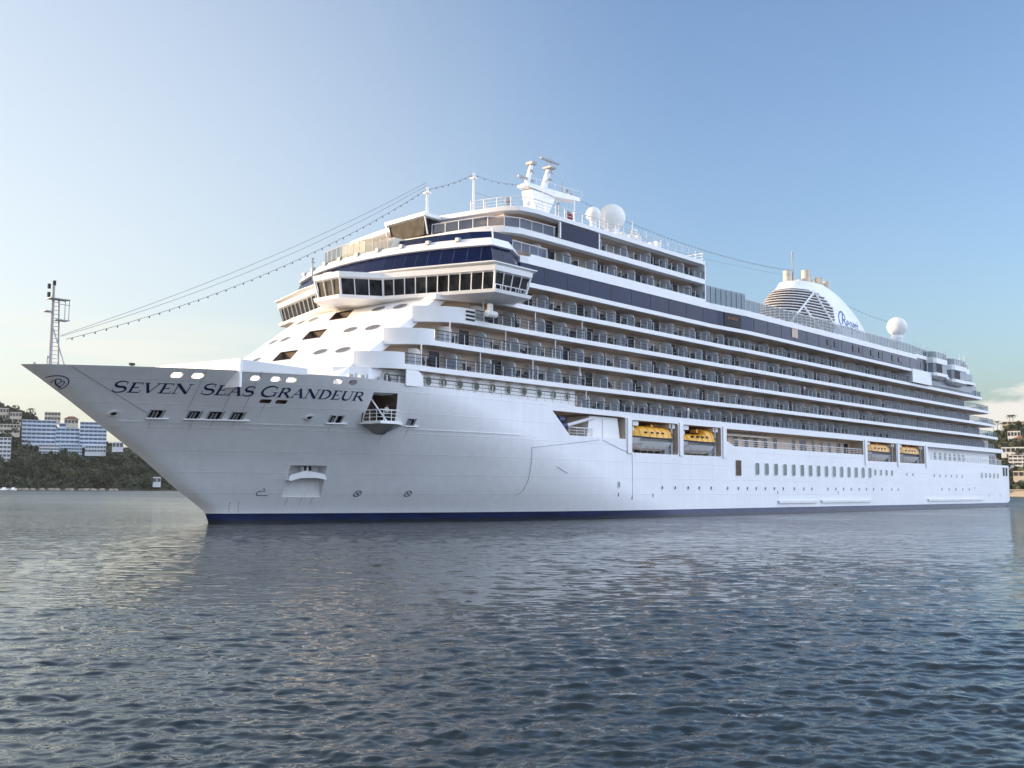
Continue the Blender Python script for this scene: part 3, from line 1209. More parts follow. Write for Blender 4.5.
# solid curved bulwarks at the forward end of tiers 1-3
for lev, xend in ((1, 30.6), (2, 34.6), (3, 40.6)):
    z = BZ[lev]
    xs = shoulder[lev]
    path = []
    x0 = XF(12.2, z) + .2
    for i in range(0, 13):
        t = i / 12
        path.append((x0 + (xs - x0) * (t ** 1.15), -(12.2 + (side(xs, lev) - 12.2) * sin(t * pi / 2)) - .03))
    X = xs + .5
    while X < xend:
        path.append((X, -side(X, lev) - .03))
        X += .5
    if xend > xs:
        path.append((xend, -side(xend, lev) - .03))
    path = [q for q in path if q[0] <= xend + 1e-6]
    inn = []
    for i, q in enumerate(path):
        a, c2 = Vector(path[max(i - 1, 0)]), Vector(path[min(i + 1, len(path) - 1)])
        t = (c2 - a).normalized()
        inn.append((q[0] - t.y * .15, q[1] + t.x * .15) if True else q)
    for m_ in (1,):
        poly = [(x, y * m_) for x, y in path] + [(x, y * m_) for x, y in reversed(inn)]
        b = MB()
        b.prism_z(poly, z - HH - .02, z + HH + 1.12)
        bw = b.build('curved_bulwark', WHITE, SHIP, smooth=40)
        if lev == 3 and m_ == 1:
            b = MB()
            for q in range(3):
                zz = z + .1 + q * .42
                b.box(39.15, 40.5, -side(40, 3) - .07, -side(40, 3) - .035, zz, zz + .22)
            b.build('vent_slot', BLACK, bw)

# ---- balcony dividers, doors, railings
divs, doors = [], []
PITCH_R = {0: 3.05, 1: 4.3, 2: 4.3, 3: 4.3, 4: 4.3, 6: 4.4, 7: 4.4}
rows = [(0, 59.5, 206.5, BZ[0] + HH, 15.35, 13.3, 0), (1, 32.5, 205, BZ[1] + HH, 15.4, 13.3, 0), (2, 36, 198.5, BZ[2] + HH, 15.4, 13.3, 0),
        (3, 41.5, 196.5, BZ[3] + HH, 15.4, 13.3, 0), (4, 46.5, 162.8, BZ[4] + HH, 15.4, 13.3, 0), (6, 50.5, 86.5, 29.9, 15.3, 13.2, 0), (7, 63, 86.5, 32.8, 15.3, 13.2, 0)]
for k, xa, xb, zf, yo, yi, _ in rows:
    X = xa + (.5 if k % 2 else 1.4)
    i = 0
    while X < xb - 1.0:
        p = PITCH_R[k] * (1.0 if k == 0 else (1.22 if (i // 2) % 3 == 0 else .92))
        divs.append((X, zf, yi))
        dx = p * (.28 if i % 2 else .68)
        doors.append((X + dx, zf, yi))
        X += p
        i += 1
key = lambda q: (Vector((q[0], -15, q[1])) - CAM).length
divs.sort(key=key)
doors.sort(key=key)


def divider_geo(mb, X, zf, yi, t=.05):
    prof = [(-(yi), 0.0), (-(yi + 1.75), 0.0), (-(yi + 1.78), 1.25), (-(yi + 1.62), 1.62), (-(yi + 1.2), 1.84), (-(yi), 1.9)]
    mb.loft([[(X - t, y, zf + z) for y, z in prof], [(X + t, y, zf + z) for y, z in prof]])


def door_geo(mb, X, zf, yi, w=.8):
    mb.box(X - w, X + w, -(yi + .07), -(yi - .02), zf + .02, zf + 1.92)


b = MB()
divider_geo(b, 0, 0, 13.3)
dme = b.mesh('balcony_divider', [DIV])
b = MB()
divider_geo(b, 0, 0, 13.2)
dme2 = b.mesh('balcony_divider', [DIV])
b = MB()
door_geo(b, 0, 0, 13.3)
b.box(-.87, -.8, -13.4, -13.29, .02, 2.0, 1)
b.box(.8, .87, -13.4, -13.29, .02, 2.0, 1)
ome = b.mesh('balcony_door', [DARK, WHITE2])
CURT = mat('curtain', (0.55, 0.52, 0.47), 0.8)
cur_me = ome.copy()
cur_me.materials[0] = CURT
for lst, nm, me0, geo, mt in ((divs, 'balcony_divider', dme, divider_geo, [DIV]), (doors, 'balcony_door', ome, door_geo, [DARK])):
    for X, zf, yi in lst[:100]:
        o = link(nm, cur_me if nm == 'balcony_door' and random.random() < .22 else me0, SHIP)
        o.location = OFF + Vector((X, 13.3 - yi, zf))
    b = MB()
    for X, zf, yi in lst[100:]:
        geo(b, X, zf, yi)
    o = b.build(nm, mt, SHIP)
    tag(o, kind='stuff')


def rail(path, zf, h, name, posts=1.45, glass=True, rm=RAILD, gm=GLASS, parent=SHIP, mid=False, pm=RAILW):
    """railing along a plan path; path is list of (x,y)"""
    P = [Vector((x, y, zf)) for x, y in path]
    b = MB()
    b.tube([q + Vector((0, 0, h)) for q in P], .06, 5, 0)
    if mid:
        for f in (.33, .66):
            b.tube([q + Vector((0, 0, h * f)) for q in P], .03, 4, 0)
    carry = 0.0
    for i in range(len(P) - 1):
        d = P[i + 1] - P[i]
        ln = d.length
        s = carry
        while s < ln:
            q = P[i] + d * (s / ln)
            b.box(q.x - .03, q.x + .03, q.y - .03, q.y + .03, zf, zf + h - .02, 1)
            s += posts
        carry = s - ln
    r = b.build(name, [rm, pm], parent)
    if glass:
        b = MB()
        for i in range(len(P) - 1):
            a, c2 = P[i], P[i + 1]
            b.add([a + Vector((0, .02, .1)), c2 + Vector((0, .02, .1)), c2 + Vector((0, .02, h - .1)), a + Vector((0, .02, h - .1))], [(0, 1, 2, 3)])
        b.build('railing_glass', gm, r)
    return r


def side_path(xa, xb, lev, d=-.12, step=6.0):
    xs = [xa]
    X = xa + step
    while X < xb:
        xs.append(X)
        X += step
    xs.append(xb)
    return [(x, -(side(x, lev) + d)) for x in xs]


rail(side_path(59, 212, 0, -.15), BZ[0] + HH, 1.1, 'balcony_railing', mid=True)
rail(side_path(30.7, 209.5, 1), BZ[1] + HH, 1.1, 'balcony_railing', mid=True)
rail(side_path(34.8, 206.5, 2), BZ[2] + HH, 1.1, 'balcony_railing', mid=True)
rail(side_path(40.7, 203.5, 3), BZ[3] + HH, 1.1, 'balcony_railing', mid=True)
rail(side_path(46.5, 163.2, 4), BZ[4] + HH, 1.1, 'balcony_railing', mid=True)
rail([(29, -14.7), (34, -15.2), (44, -15.35), (59, -15.4)], 13.4, 1.15, 'walkway_railing', glass=False, mid=True)
rail(side_path(163.5, 196, 4), BZ[4] + HH, .4, 'ledge_railing', glass=False)
# stern terraces
for lev, xi in ((1, 206), (2, 200), (3, 198), (4, 197)):
    xe = band_end[lev]
    rail([(xi, -(side(xi, lev) - .2)), (xe - 1.2, -(side(xe, lev) - .25)), (xe - .2, -(side(xe, lev) - 1.5)), (xe - .2, side(xe, lev) - 1.5)], BZ[lev] + HH, 1.1, 'terrace_railing', mid=True)
rail([(169.8, -15.3), (214, -14.8), (221, -13.4)], 9.45, 1.1, 'promenade_railing', glass=False, mid=True, rm=RAILW)
rail([(94.5, -15.3), (138.4, -15.3)], 9.72, .95, 'promenade_railing', glass=False, mid=True, rm=RAILW)
rail([(56.8, -15.2), (61.5, -15.25)], 9.72, 1.0, 'promenade_railing', glass=False, mid=True, rm=RAILW)

# vertical stanchions of the upper tiers, every few bays
b = MB()
for k, xa, xb in ((1, 33, 60), (2, 37, 60), (3, 42, 60), (0, 60, 62)):
    X = xa
    while X < xb:
        b.box(X - .05, X + .05, -15.3, -15.2, BZ[k] + HH, BZ[k + 1] - HH)
        X += 8.6
build_each(b, 'stanchion', RAILW, SHIP)

# promenade windows and doors
pw = [(95.6, 1.3, 0), (98.6, 1.3, 0), (101.6, 1.3, 0), (104.6, 1.2, 1), (107.6, 1.2, 1), (110.8, 1.2, 1), (117.0, 1.0, 0), (120.3, 2.2, 0), (124, .8, 0), (127, .8, 0), (130, 1.2, 0), (133.5, 1.4, 0), (136.5, 1.6, 0)]
for X, w, r in pw:
    b = MB()
    b.prism_y(rrect(X - w / 2 - .1, X + w / 2 + .1, 9.8, 11.75, .4 if r else .06), -13.26, -13.15, 0)
    b.prism_y(rrect(X - w / 2, X + w / 2, 9.85, 11.65, .36 if r else .04), -13.29, -13.2, 1)
    b.build('promenade_window', [CREAM, DARK], SHIP)
b = MB()
for i in range(26):
    b.box(93 + i * 1.75, 93.12 + i * 1.75, -15.2, -13.3, 11.95, 12.14)
b.box(94.6, 108, -14.1, -13.5, 11.35, 11.6)
build_each(b, 'ceiling_beam', CREAM, SHIP)
for X in (176.7, 179.6, 182.4, 185.1, 187.8, 190.5, 193.2):
    b = MB()
    b.prism_y(rrect(X - .62, X + .62, 9.75, 11.35, .4), -14.16, -14.05, 0)
    b.prism_y(rrect(X - .52, X + .52, 9.85, 11.25, .36), -14.19, -14.1, 1)
    b.build('promenade_window', [CREAM, HWIN], SHIP)
for X in (211.0, 213.0):
    b = MB()
    b.prism_y(rrect(X - .7, X + .7, 9.5, 11.6, .06), -14.17, -14.05, 0)
    b.build('stern_door', DARK, SHIP)
# dark strip windows under first deck edge aft / posts of the stern
b = MB()
for x, y in ((216, -13.8), (219, -12), (216.5, 12), (220, -6), (220, 6)):
    b.tube([(x, y, 9.4), (x - .6, y, 12.4)], .16, 8)
build_each(b, 'stern_post', WHITE, SHIP)
b = MB()
b.prism_z(ccw([(207, -14.6), (214.5, -14.0), (218.6, -11), (218.6, 11), (214.5, 14.0), (207, 14.6)]), 12.38, 13.04)
b.build('stern_deck', WHITE, SHIP)
b = MB()
b.box(206.5, 211.5, -13.6, 13.6, 12.9, 15.2)
b.box(204, 207.5, -13, 13, 15.8, 17.9)
b.build('stern_wall', CREAM, SHIP)

# ------------------------------------------------------------------ lifeboat bays
b = MB()
for xa, xb in ((67.75, 69.05), (79.65, 80.85), (90.65, 92.15), (138.65, 140.35), (153.35, 154.75), (167.25, 168.85)):
    xm = (xa + xb) / 2
    b.box(xm - .42, xm + .42, -15.66, -15.42, 8.0, 12.4)
build_each(b, 'bay_pillar', WHITE, SHIP)
BAYS = [(69.1, 79.6, 8.1), (80.9, 90.6, 8.15), (140.4, 153.3, 8.75), (154.8, 167.2, 8.75)]
for xa, xb, zb in BAYS:
    for x in (xa + .9, xb - 1.2):
        b = MB()
        b.box(x - .35, x + .9, -15.2, -12.5, 11.55, 12.15)
        b.tube([(x + .2, -14.6, 11.5), (x + .2, -14.6, 10.9)], .35, 10)
        b.box(x - .2, x + .2, -12.6, -11, 8.2, 11.6)
        b.build('davit', WHITE2, SHIP)
    b = MB()
    b.box(xb - 1.25, xb - .95, -15.2, -14.8, zb, 12.1)
    b.box(xb - .75, xb - .5, -15.0, -14.6, zb, 12.1)
    b.box(xb - 2.3, xb - 1.3, -14.9, -14.0, zb, zb + 1.45)
    b.tube([(xa + .4, -15.3, zb + .65), (xb - 1.6, -15.3, zb + .65)], .04, 5)
    b.tube([(xa + .4, -15.3, zb + 1.2), (xb - 1.6, -15.3, zb + 1.2)], .04, 5)
    for i in range(6):
        b.box(xa + .5 + i * 1.5, xa + .56 + i * 1.5, -15.33, -15.27, zb, zb + 1.2)
    b.build('boat_cradle', GREYM, SHIP)


def lifeboat(cx, cy, cz, ln, can_m, label, tall=0, cover=False):
    th = thing('lifeboat', (cx, cy, cz), label, 'lifeboat', 'lifeboats hanging in the side bays')
    n = 22
    hw = 1.75

    def plan(t):
        return hw * (1 - abs(2 * t - 1) ** 2.6) ** .6 + .05
    rings = []
    for i in range(n + 1):
        t = i / n
        x = (t - .5) * ln
        w = plan(t)
        sh = .18 * (2 * t - 1) ** 2
        keel = -1.55 + 1.2 * abs(2 * t - 1) ** 4.5
        r = []
        for a in range(13):
            s = -1 + 2 * a / 12
            yy = w * s
            zz = sh - (sh - keel) * (1 - abs(s) ** 2.4)
            r.append((x, yy, zz))
        rings.append(r)
    b = MB()
    b.loft(rings, closed=False, caps=False)
    b.build('boat_hull', WHITE, th, smooth=50, local=True)
    rings = []
    for i in range(n + 1):
        t = i / n
        x = (t - .5) * ln * .985
        w = plan(t) * .97
        sh = .18 * (2 * t - 1) ** 2
        hgt = 1.45 * (1 - abs(2 * t - 1) ** 5) ** .5 + .03
        if tall:
            hgt *= .68 + .5 * min(max((t - .55) / .08, 0), 1)
        r = []
        for a in range(13):
            s = -1 + 2 * a / 12
            r.append((x, w * s, sh + .06 + hgt * (1 - abs(s) ** (3.2)) ** .75))
        rings.append(r)
    b = MB()
    b.loft(rings, closed=False, caps=False)
    cn = b.build('canopy', can_m, th, smooth=38, local=True)
    if not cover:
        b = MB()
        b.box(-.2, .25, -.5, .5, 1.4, 1.85)
        b.tube([(.6, -.4, 1.4), (.6, -.4, 1.8), (1.5, -.4, 1.8), (1.5, -.4, 1.35)], .06)
        b.build('lift_hook', can_m, th, local=True)
    b = MB()
    for i in range(n):
        t0, t1 = i / n, (i + 1) / n
        pts = []
        for t in (t0, t1):
            pts.append(Vector(((t - .5) * ln, -plan(t) - .04, .03 + .18 * (2 * t - 1) ** 2)))
        b.tube(pts, .085, 6)
    b.build('fender', BLACK, th, local=True)
    b = MB()
    for t in (.24, .36, .48, .60):
        x = (t - .5) * ln
        yy = -plan(t) * .97 * (1 - .12)
        b.box(x - .22, x + .22, yy - .09, yy + .2, .62, .84)
    if not cover:
        b.box(ln * .36, ln * .40, -plan(.86) * .9, -plan(.86) * .9 + .3, .35, .8)
    build_each(b, 'canopy_window', DARK, th, local=True)
    b = MB()
    for t in (.14, .3, .45, .6, .75, .86):
        x = (t - .5) * ln
        w_ = plan(t) * .97
        hgt = 1.45 * (1 - abs(2 * t - 1) ** 5) ** .5 + .03
        if tall:
            hgt *= .68 + .5 * min(max((t - .55) / .08, 0), 1)
        q = []
        for a in range(0, 8):
            s_ = -1 + 2 * a / 12
            q.append((x, w_ * s_ * 1.004, .09 + .18 * (2 * t - 1) ** 2 + hgt * (1 - abs(s_) ** 3.2) ** .75))
        b.tube(q, .03, 4)
    build_each(b, 'canopy_rib', can_m, th, local=True)
    b = MB()
    for i in range(3, n - 2):
        for q in range(2):
            t = (i + q * .5) / n
            x = (t - .5) * ln
            b.box(x - .035, x + .035, -plan(t) - .07, -plan(t) - .02, -.38, .0)
    b.build('grab_line', RAILD, th, local=True)
    return th


lifeboat(74.6, -14.2, 10.03, 9.9, YELLOW, 'yellow canopied white lifeboat in the forward bay beside the white locker')
lifeboat(85.6, -14.2, 9.93, 9.5, YELLOW, 'yellow canopied lifeboat with a raised aft cabin in the second side bay', tall=1)
lifeboat(146.4, -14.2, 10.33, 11.0, TAN, 'faded tan covered lifeboat in the third bay just aft of the promenade')
lifeboat(160.6, -14.2, 10.33, 11.0, TAN, 'faded tan covered lifeboat in the rearmost bay of the ship side')

# crane bay: white locker, jib, winch
b = MB()
b.loft([[(60.6, -14.9, 9.7), (67.3, -14.9, 9.7), (67.3, -11.4, 9.7), (60.6, -11.4, 9.7)], [(61.1, -14.9, 12.3), (66.8, -14.9, 12.3), (66.8, -11.4, 12.3), (61.1, -11.4, 12.3)]])
b.box(63.7, 63.85, -14.98, -14.9, 9.8, 12.2)
b.build('bay_locker', WHITE, SHIP)
b = MB()
b.tube([(55.9, -14.2, 10.6), (61.8, -15.0, 12.1)], .22, 8)
b.tube([(55.6, -14.2, 9.6), (55.6, -14.2, 11.6)], .3, 10)
b.build('davit_jib', WHITE, SHIP)
b = MB()
b.tube([(54.9, -15.0, 11.5), (55.9, -15.0, 11.5)], .42, 12)
b.tube([(55.4, -15.0, 10.8), (56.4, -15.0, 10.8)], .4, 12)
b.build('winch_motor', mat('blue_motor', (.02, .03, .10), .5), SHIP)

# shell door platform
b = MB()
zp = 9.75
pl = [(27.7, -(hb(27.7, 10) - .1)), (32.3, -(hb(32.3, 10) - .1)), (30.0, -15.2), (28.0, -15.0)]
b.loft([[(x, y, zp) for x, y in pl], [(x, y, zp + .28) for x, y in pl]], 0)
low = [(30.0, -(hb(30, 8.8) - .1), 8.8), (30.9, -(hb(30.9, 8.8) - .1), 8.8), (30.6, -(hb(30.6, 8.8) + .1), 8.8), (30.2, -(hb(30.2, 8.8) + .1), 8.8)]
b.loft([low, [(x, y, zp - .003) for x, y in offset_poly(ccw(pl), -.12)]], 1)
pf_ = b.build('boarding_platform', [WHITE, GREYM], SHIP)
rail([(27.8, -12.6), (28.05, -14.9), (29.95, -15.1), (31.9, -13.5)], zp + .28, 1.05, 'platform_railing', posts=.9, glass=False, mid=True, rm=RAILW)
b = MB()
b.tube([(27.9, -13.2, 12.6), (28.8, -14.95, 10.0)], .08)
b.tube([(27.75, -13.0, 12.4), (27.55, -12.7, 9.9)], .07, 6, 1)
b.build('stay_rod', [WHITE, BLACK], pf_)

# anchor in its pocket
an = thing('anchor', (25.6, -(hb(25.6, 4.9) - .25), 4.15), 'white anchor stowed in the rectangular pocket low on the bow', 'anchor')
tilt = (hb(27.3, 5) - hb(24, 5)) / 3.3
b = MB()
pf2 = [(-1.75, .1), (-1.55, .62), (-.5, .95), (.5, .95), (1.5, .72), (1.72, .2), (1.6, .16), (.8, .34), (-.6, .32), (-1.6, .02)]
b.loft([[(x, -.3 - x * tilt, z) for x, z in pf2], [(x, .25 - x * tilt, z) for x, z in pf2]])
b.build('crown', WHITE2, an, local=True)
b = MB()
b.box(-.5, .5, -.1, .3, .9, 1.5)
b.build('shank', WHITE2, an, local=True)
b = MB()
for sx in (-1, 1):
    b.tube([(sx * .3, -.2, 1.05), (sx * .3, -.2, 1.5)], .13, 8)
build_each(b, 'hawse_pipe', BLACK, an, local=True)
# ropes lying against the hull
for pts in ([(62.3, 9.45), (56, 8.75), (49.9, 8.1)], [(49.9, 8.1), (50.3, 6.3), (50.55, 4.5), (50.35, 3.3), (49.6, 2.7)], [(62.9, 9.44), (66, 8.6), (69.05, 7.9)], [(69.05, 7.9), (69.08, 5), (69.05, 2.5)], [(54.4, 6.1), (56.4, 5.35)]):
    b = MB()
    q = []
    for i in range(len(pts) - 1):
        for s in range(6):
            t = s / 6
            q.append((pts[i][0] + (pts[i + 1][0] - pts[i][0]) * t, pts[i][1] + (pts[i + 1][1] - pts[i][1]) * t))
    q.append(pts[-1])
    b.tube([on_hull(x, z, .04) for x, z in q], .022, 5)
    b.build('hull_rope', GREYM, HULL)
b = MB()
b.tube([on_hull(3.0 + i * .78, 13.9 - i * .415, .03) for i in range(10)], .014, 4)
for x in (12.35, 15.0, 16.6):
    b.tube([on_hull(x + i * .05, 14.0 - i * .4, .05) for i in range(10)], .012, 4)
b.build('hull_cable', CABLEM, HULL)

# ------------------------------------------------------------------ navigating bridge
def sym(port):
    return port + [(x, -y) for x, y in reversed(port)]


BR = ccw(sym([(32.1, -3.4), (35.9, -6.0), (40.3, -18.4), (45.6, -18.4), (46.8, -15.2), (46.8, -8.0)])[:6] + [(46.8, 8.0), (46.8, 15.2), (45.6, 18.4), (40.3, 18.4), (35.7, 3.6), (32.1, .6)])
# make the centre box a real step: front edge from -3.4 to 3.4
bx = MB()


def ring(poly, d, z):
    return [(x, y, z) for x, y in offset_poly(poly, d)]


bx.loft([ring(BR, -1.8, 23.55), ring(BR, .3, 23.9), ring(BR, .4, 24.25), ring(BR, -.1, 24.28)], 0)
BRIDGE = bx.build('bridge', [WHITE], SHIP)
b = MB()
b.loft([ring(BR, -.3, 24.26), ring(BR, .1, 26.1)], 0, caps=False)
b.build('bridge_glazing', SHADEG, BRIDGE)
b = MB()
lo = offset_poly(BR, -.17)
hi = offset_poly(BR, .28)
nb = len(BR)
for i in range(nb):
    j = (i + 1) % nb
    a, c2 = Vector(lo[i]), Vector(lo[j])
    ln = (c2 - a).length
    k = max(1, round(ln / 1.35))
    if a.x > 46 and c2.x > 46:
        continue
    for s in range(k):
        t = s / k
        p0 = a.lerp(c2, t)
        p1 = Vector(hi[i]).lerp(Vector(hi[j]), t)
        b.tube([(p0.x, p0.y, 24.26), (p1.x, p1.y, 26.15)], .13 if s == 0 else .06, 5)
build_each(b, 'mullion', WHITE, BRIDGE)
b = MB()
b.loft([ring(BR, .05, 26.05), ring(BR, .42, 26.2), ring(BR, .5, 26.75), ring(BR, -.5, 26.8)], 0)
b.build('bridge_roof', WHITE, BRIDGE)
# flaring visor over the wings with brackets
VS = ccw(sym([(36.2, -4.5), (37.4, -9.5), (40.2, -18.1), (46.0, -18.1), (47.4, -15.4), (47.4, -9)]))
b = MB()
b.loft([ring(VS, -.4, 26.5), ring(VS, .9, 26.98), ring(VS, .9, 27.1), ring(VS, -.6, 27.15)], 0)
vis = b.build('visor', WHITE, BRIDGE)
b = MB()
n = 11
for i in range(n):
    for s in (-1, 1):
        t = (i + .5) / n
        x, y = 37.2 + 3.0 * t - .35, s * (8.0 + 10.0 * t)
        b.loft([[(x - .45, y - .05, 26.95), (x + .4, y - .05, 26.95), (x + .4, y - .05, 26.58)], [(x - .45, y + .05, 26.95), (x + .4, y + .05, 26.95), (x + .4, y + .05, 26.58)]])
build_each(b, 'visor_bracket', WHITE2, vis)
b = MB()
b.tube([(33.2, 3.0, 26.8), (33.2, 3.0, 29.2)], .08)
b.tube([(32.9, 3.0, 28.9), (33.5, 3.0, 28.9)], .06)
b.sphere((33.2, 3.0, 29.3), .14, 8, 6)
b.box(32.2, 33.2, -1.6, -.2, 26.8, 27.05)
build_each(b, 'bridge_aerial', GREYM, BRIDGE)
rail([(40.0, -18.85), (44.8, -18.85), (46.9, -15.7)], 24.28, .4, 'wing_rail', posts=.8, glass=False, rm=RAILW, parent=SHIP)
b = MB()
b.box(41.6, 42.1, -16.6, -16.2, 21.9, 23.1)
b.tube([(41.2, -16.5, 22.0), (42.6, -16.5, 22.0)], .38, 12)
b.build('wing_thruster_lamp', WHITE, BRIDGE)
# bridge interior consoles seen as pale shapes
b = MB()
for y in (-15, -12, -9, -3, 0, 2, 8, 12):
    b.box(38.5 + abs(y) * .22, 39.6 + abs(y) * .22, y - .6, y + .6, 24.27, 25.0)
build_each(b, 'console', CREAM, BRIDGE)

# ------------------------------------------------------------------ observation lounge: raked navy glass and white brow
OB = ccw(sym([(37.0 + .0138 * y * y, -y) for y in (1.0, 4, 7, 10, 13, 16)] + [(41.2, -17.45), (45.0, -17.5), (48.6, -15.45), (50, -12)]))
b = MB()
b.loft([ring(OB, .1, 27.08), ring(OB, -.95, 29.4)], 0, caps=False)
ob = b.build('observation_glass', NAVY, SHIP)
b = MB()
lo, hi = offset_poly(OB, .02), offset_poly(OB, -.93)
for i in range(len(OB)):
    a, c2 = Vector(lo[i]), Vector(lo[(i + 1) % len(OB)])
    if a.x > 46 or c2.x > 46:
        continue
    k = max(1, round((c2 - a).length / 1.6))
    for s in range(k):
        t = s / k
        p0 = a.lerp(c2, t)
        p1 = Vector(hi[i]).lerp(Vector(hi[(i + 1) % len(OB)]), t)
        b.tube([(p0.x, p0.y, 27.2), (p1.x, p1.y, 29.4)], .025, 4)
build_each(b, 'glazing_joint', mat('joint_grey', (.05, .07, .12), .4), ob)
b = MB()
b.loft([ring(OB, -.95, 29.38), ring(OB, -.62, 29.45), ring(OB, -1.1, 30.35), ring(OB, -1.9, 30.4)], 0)
brow = b.build('lounge_brow', WHITE, SHIP)
b = MB()
for y in (-13, -9.5, -6, -2.5, 1, 4.5, 8, 11.5, 15):
    x = 37.0 + .0138 * y * y + .9
    b.box(x - .12, x + .3, y - .25, y + .25, 30.1, 30.5)
build_each(b, 'brow_light', GREYM, brow)
b = MB()
b.tube([(42.3, -16.3, 30.35), (43.6, -15.0, 31.9)], .09)
b.build('corner_strut', WHITE, SHIP)
# deck house and screen above the lounge
D2 = ccw(sym([(39.9 + .0138 * y * y, -y) for y in (1.0, 4, 7, 10, 13)] + [(43.6, -15.2), (47, -15.2), (47, -8)]))
b = MB()
b.loft([ring(D2, 0, 30.38), ring(D2, -.25, 31.6)], 0, caps=False)
b.build('deck_screen', SLATE, SHIP)
b = MB()
b.prism_z(ccw(sym([(45.2, -1), (46.5, -9), (49.0, -13.2), (49.0, -1)])), 30.3, 32.1)
b.build('lounge_wall', CEIL, SHIP)
# forward sun terrace with white shelter and glass rail
b = MB()
b.loft([ring(ccw(sym([(39.0, -3.6), (41.5, -3.6)])), 0, 30.4), ring(ccw(sym([(39.5, -3.6), (41.5, -3.6)])), 0, 31.9)])
b.build('terrace_shelter', CREAM, SHIP)
rail([(38.6, -3.6), (38.3, 0), (38.6, 4.5), (39.6, 9)], 30.4, 1.6, 'terrace_screen', posts=1.2, gm=GLASSB, rm=GREYM, pm=GREYM)

# slab of the deck above
S7 = ccw(sym([(43.4, -.5), (43.7, -4), (44.3, -9), (45.0, -12.5), (46.2, -14.3), (48.3, -15.2), (52, -15.35), (62, -15.45), (87, -15.5), (87.2, -13)]))
b = MB()
b.loft([ring(S7, -.35, 31.95), ring(S7, 0, 32.1), ring(S7, 0, 32.72), ring(S7, -.1, 32.8)])
s7 = b.build('deck_edge', WHITE, SHIP, smooth=30)
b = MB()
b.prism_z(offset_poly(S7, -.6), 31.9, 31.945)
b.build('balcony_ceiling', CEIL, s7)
rail([(43.9, -5.2), (44.5, -9), (45.2, -12.3), (46.4, -14.1), (48.4, -15.0), (54.2, -15.25)], 32.8, 1.15, 'lounge_railing', posts=1.9, gm=GLASSD, rm=RAILW)
# roof slab
RF = ccw(sym([(45.4, -4.6), (46.1, -9), (47.0, -13.3), (48.2, -15.0), (50.5, -15.5), (62, -15.5), (87, -15.5), (87.2, -13)]))
b = MB()
b.loft([ring(RF, -.5, 34.65), ring(RF, 0, 34.85), ring(RF, 0, 35.35), ring(RF, -.15, 35.42)])
rf = b.build('roof_deck', WHITE, SHIP, smooth=30)
b = MB()
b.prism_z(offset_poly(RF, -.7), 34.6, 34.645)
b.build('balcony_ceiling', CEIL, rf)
# pavilion with dark glass at the front of the roof
b = MB()
CP = ccw([(42.6, -5.2), (46.6, -5.0), (47.5, 2.2), (43.1, 2.2)])
b.loft([ring(CP, -.5, 34.7), ring(CP, 0, 34.85), ring(CP, 0, 35.25), ring(CP, -.2, 35.3)])
pav = b.build('pavilion_roof', WHITE, SHIP)
b = MB()
b.loft([ring(CP, -.75, 32.8), ring(CP, -.35, 34.72)], caps=False)
b.build('pavilion_glass', SHADEG, pav)
b = MB()
b.tube([(43.4, -5.0, 32.8), (42.9, -5.0, 34.8)], .09)
b.tube([(43.3, 1.9, 32.8), (43.2, 1.9, 34.8)], .09)
build_each(b, 'pavilion_post', WHITE, pav)
b = MB()
b.box(47.5, 86.9, -13.2, 13.2, 32.6, 34.9)
b.box(48.5, 86.9, -13.2, 13.2, 29.5, 32.1)
b.build('cabin_wall', BEIGE, SHIP)
b = MB()
b.box(86.85, 87.1, -15.5, -9, 29.6, 32.05)
b.box(86.85, 87.1, -15.5, -9, 32.7, 34.75)
b.build('end_wall', WHITE, SHIP)
# side glass wall on the upper tier
b = MB()
b.box(55.0, 62.3, -15.42, -15.3, 32.78, 34.7)
b.build('lounge_window', NAVY, SHIP)
b = MB()
b.box(54.75, 54.97, -15.48, -15.2, 32.78, 34.7)
b.box(62.33, 62.55, -15.48, -15.2, 32.78, 34.7)
build_each(b, 'window_post', WHITE, SHIP)
# white parapet and railings of the two upper tiers
b = MB()
b.loft([[(49.0, -15.52, 28.76), (86.9, -15.52, 28.76), (86.9, -15.2, 28.76), (49, -15.2, 28.76)], [(49.6, -15.5, 29.95), (86.9, -15.5, 29.95), (86.9, -15.25, 29.95), (49.6, -15.25, 29.95)]])
b.build('upper_parapet', WHITE, SHIP)
rail([(46.5, -15.4), (52.5, -15.42)], 29.97, 1.05, 'balcony_railing', gm=GLASSD, rm=RAILW)
rail([(52.5, -15.42), (86.8, -15.42)], 29.95, .95, 'balcony_railing')
rail([(62.6, -15.35), (86.8, -15.4)], 32.78, 1.0, 'balcony_railing')
# rooftop railing
rail([(46.4, -9.0), (47.4, -13.0), (48.6, -14.8), (50.6, -15.25), (62, -15.3), (86.9, -15.3), (86.9, -8)], 35.4, 1.15, 'roof_railing', posts=1.7, glass=False, mid=True, rm=RAILW)
b = MB()
for x in np.arange(52, 74, 3.0):
    b.tube([(x, -15.1, 35.4), (x, -15.1, 37.4 + .5 * sin(x))], .06)
build_each(b, 'roof_lamp_post', RAILW, SHIP)
b = MB()
for x in (66.5, 68, 70, 71.5, 73, 74.5, 76):
    b.box(x, x + 1.0, -14.8, -14.2, 35.4, 36.1 + .3 * sin(x * 3))
build_each(b, 'roof_locker', WHITE2, SHIP)
b = MB()
b.sphere((48.9, -12.5, 36.5), .45, 12, 8)
b.tube([(48.9, -12.5, 35.4), (48.9, -12.5, 36.2)], .15)
b.build('searchlight', GREYM, SHIP)

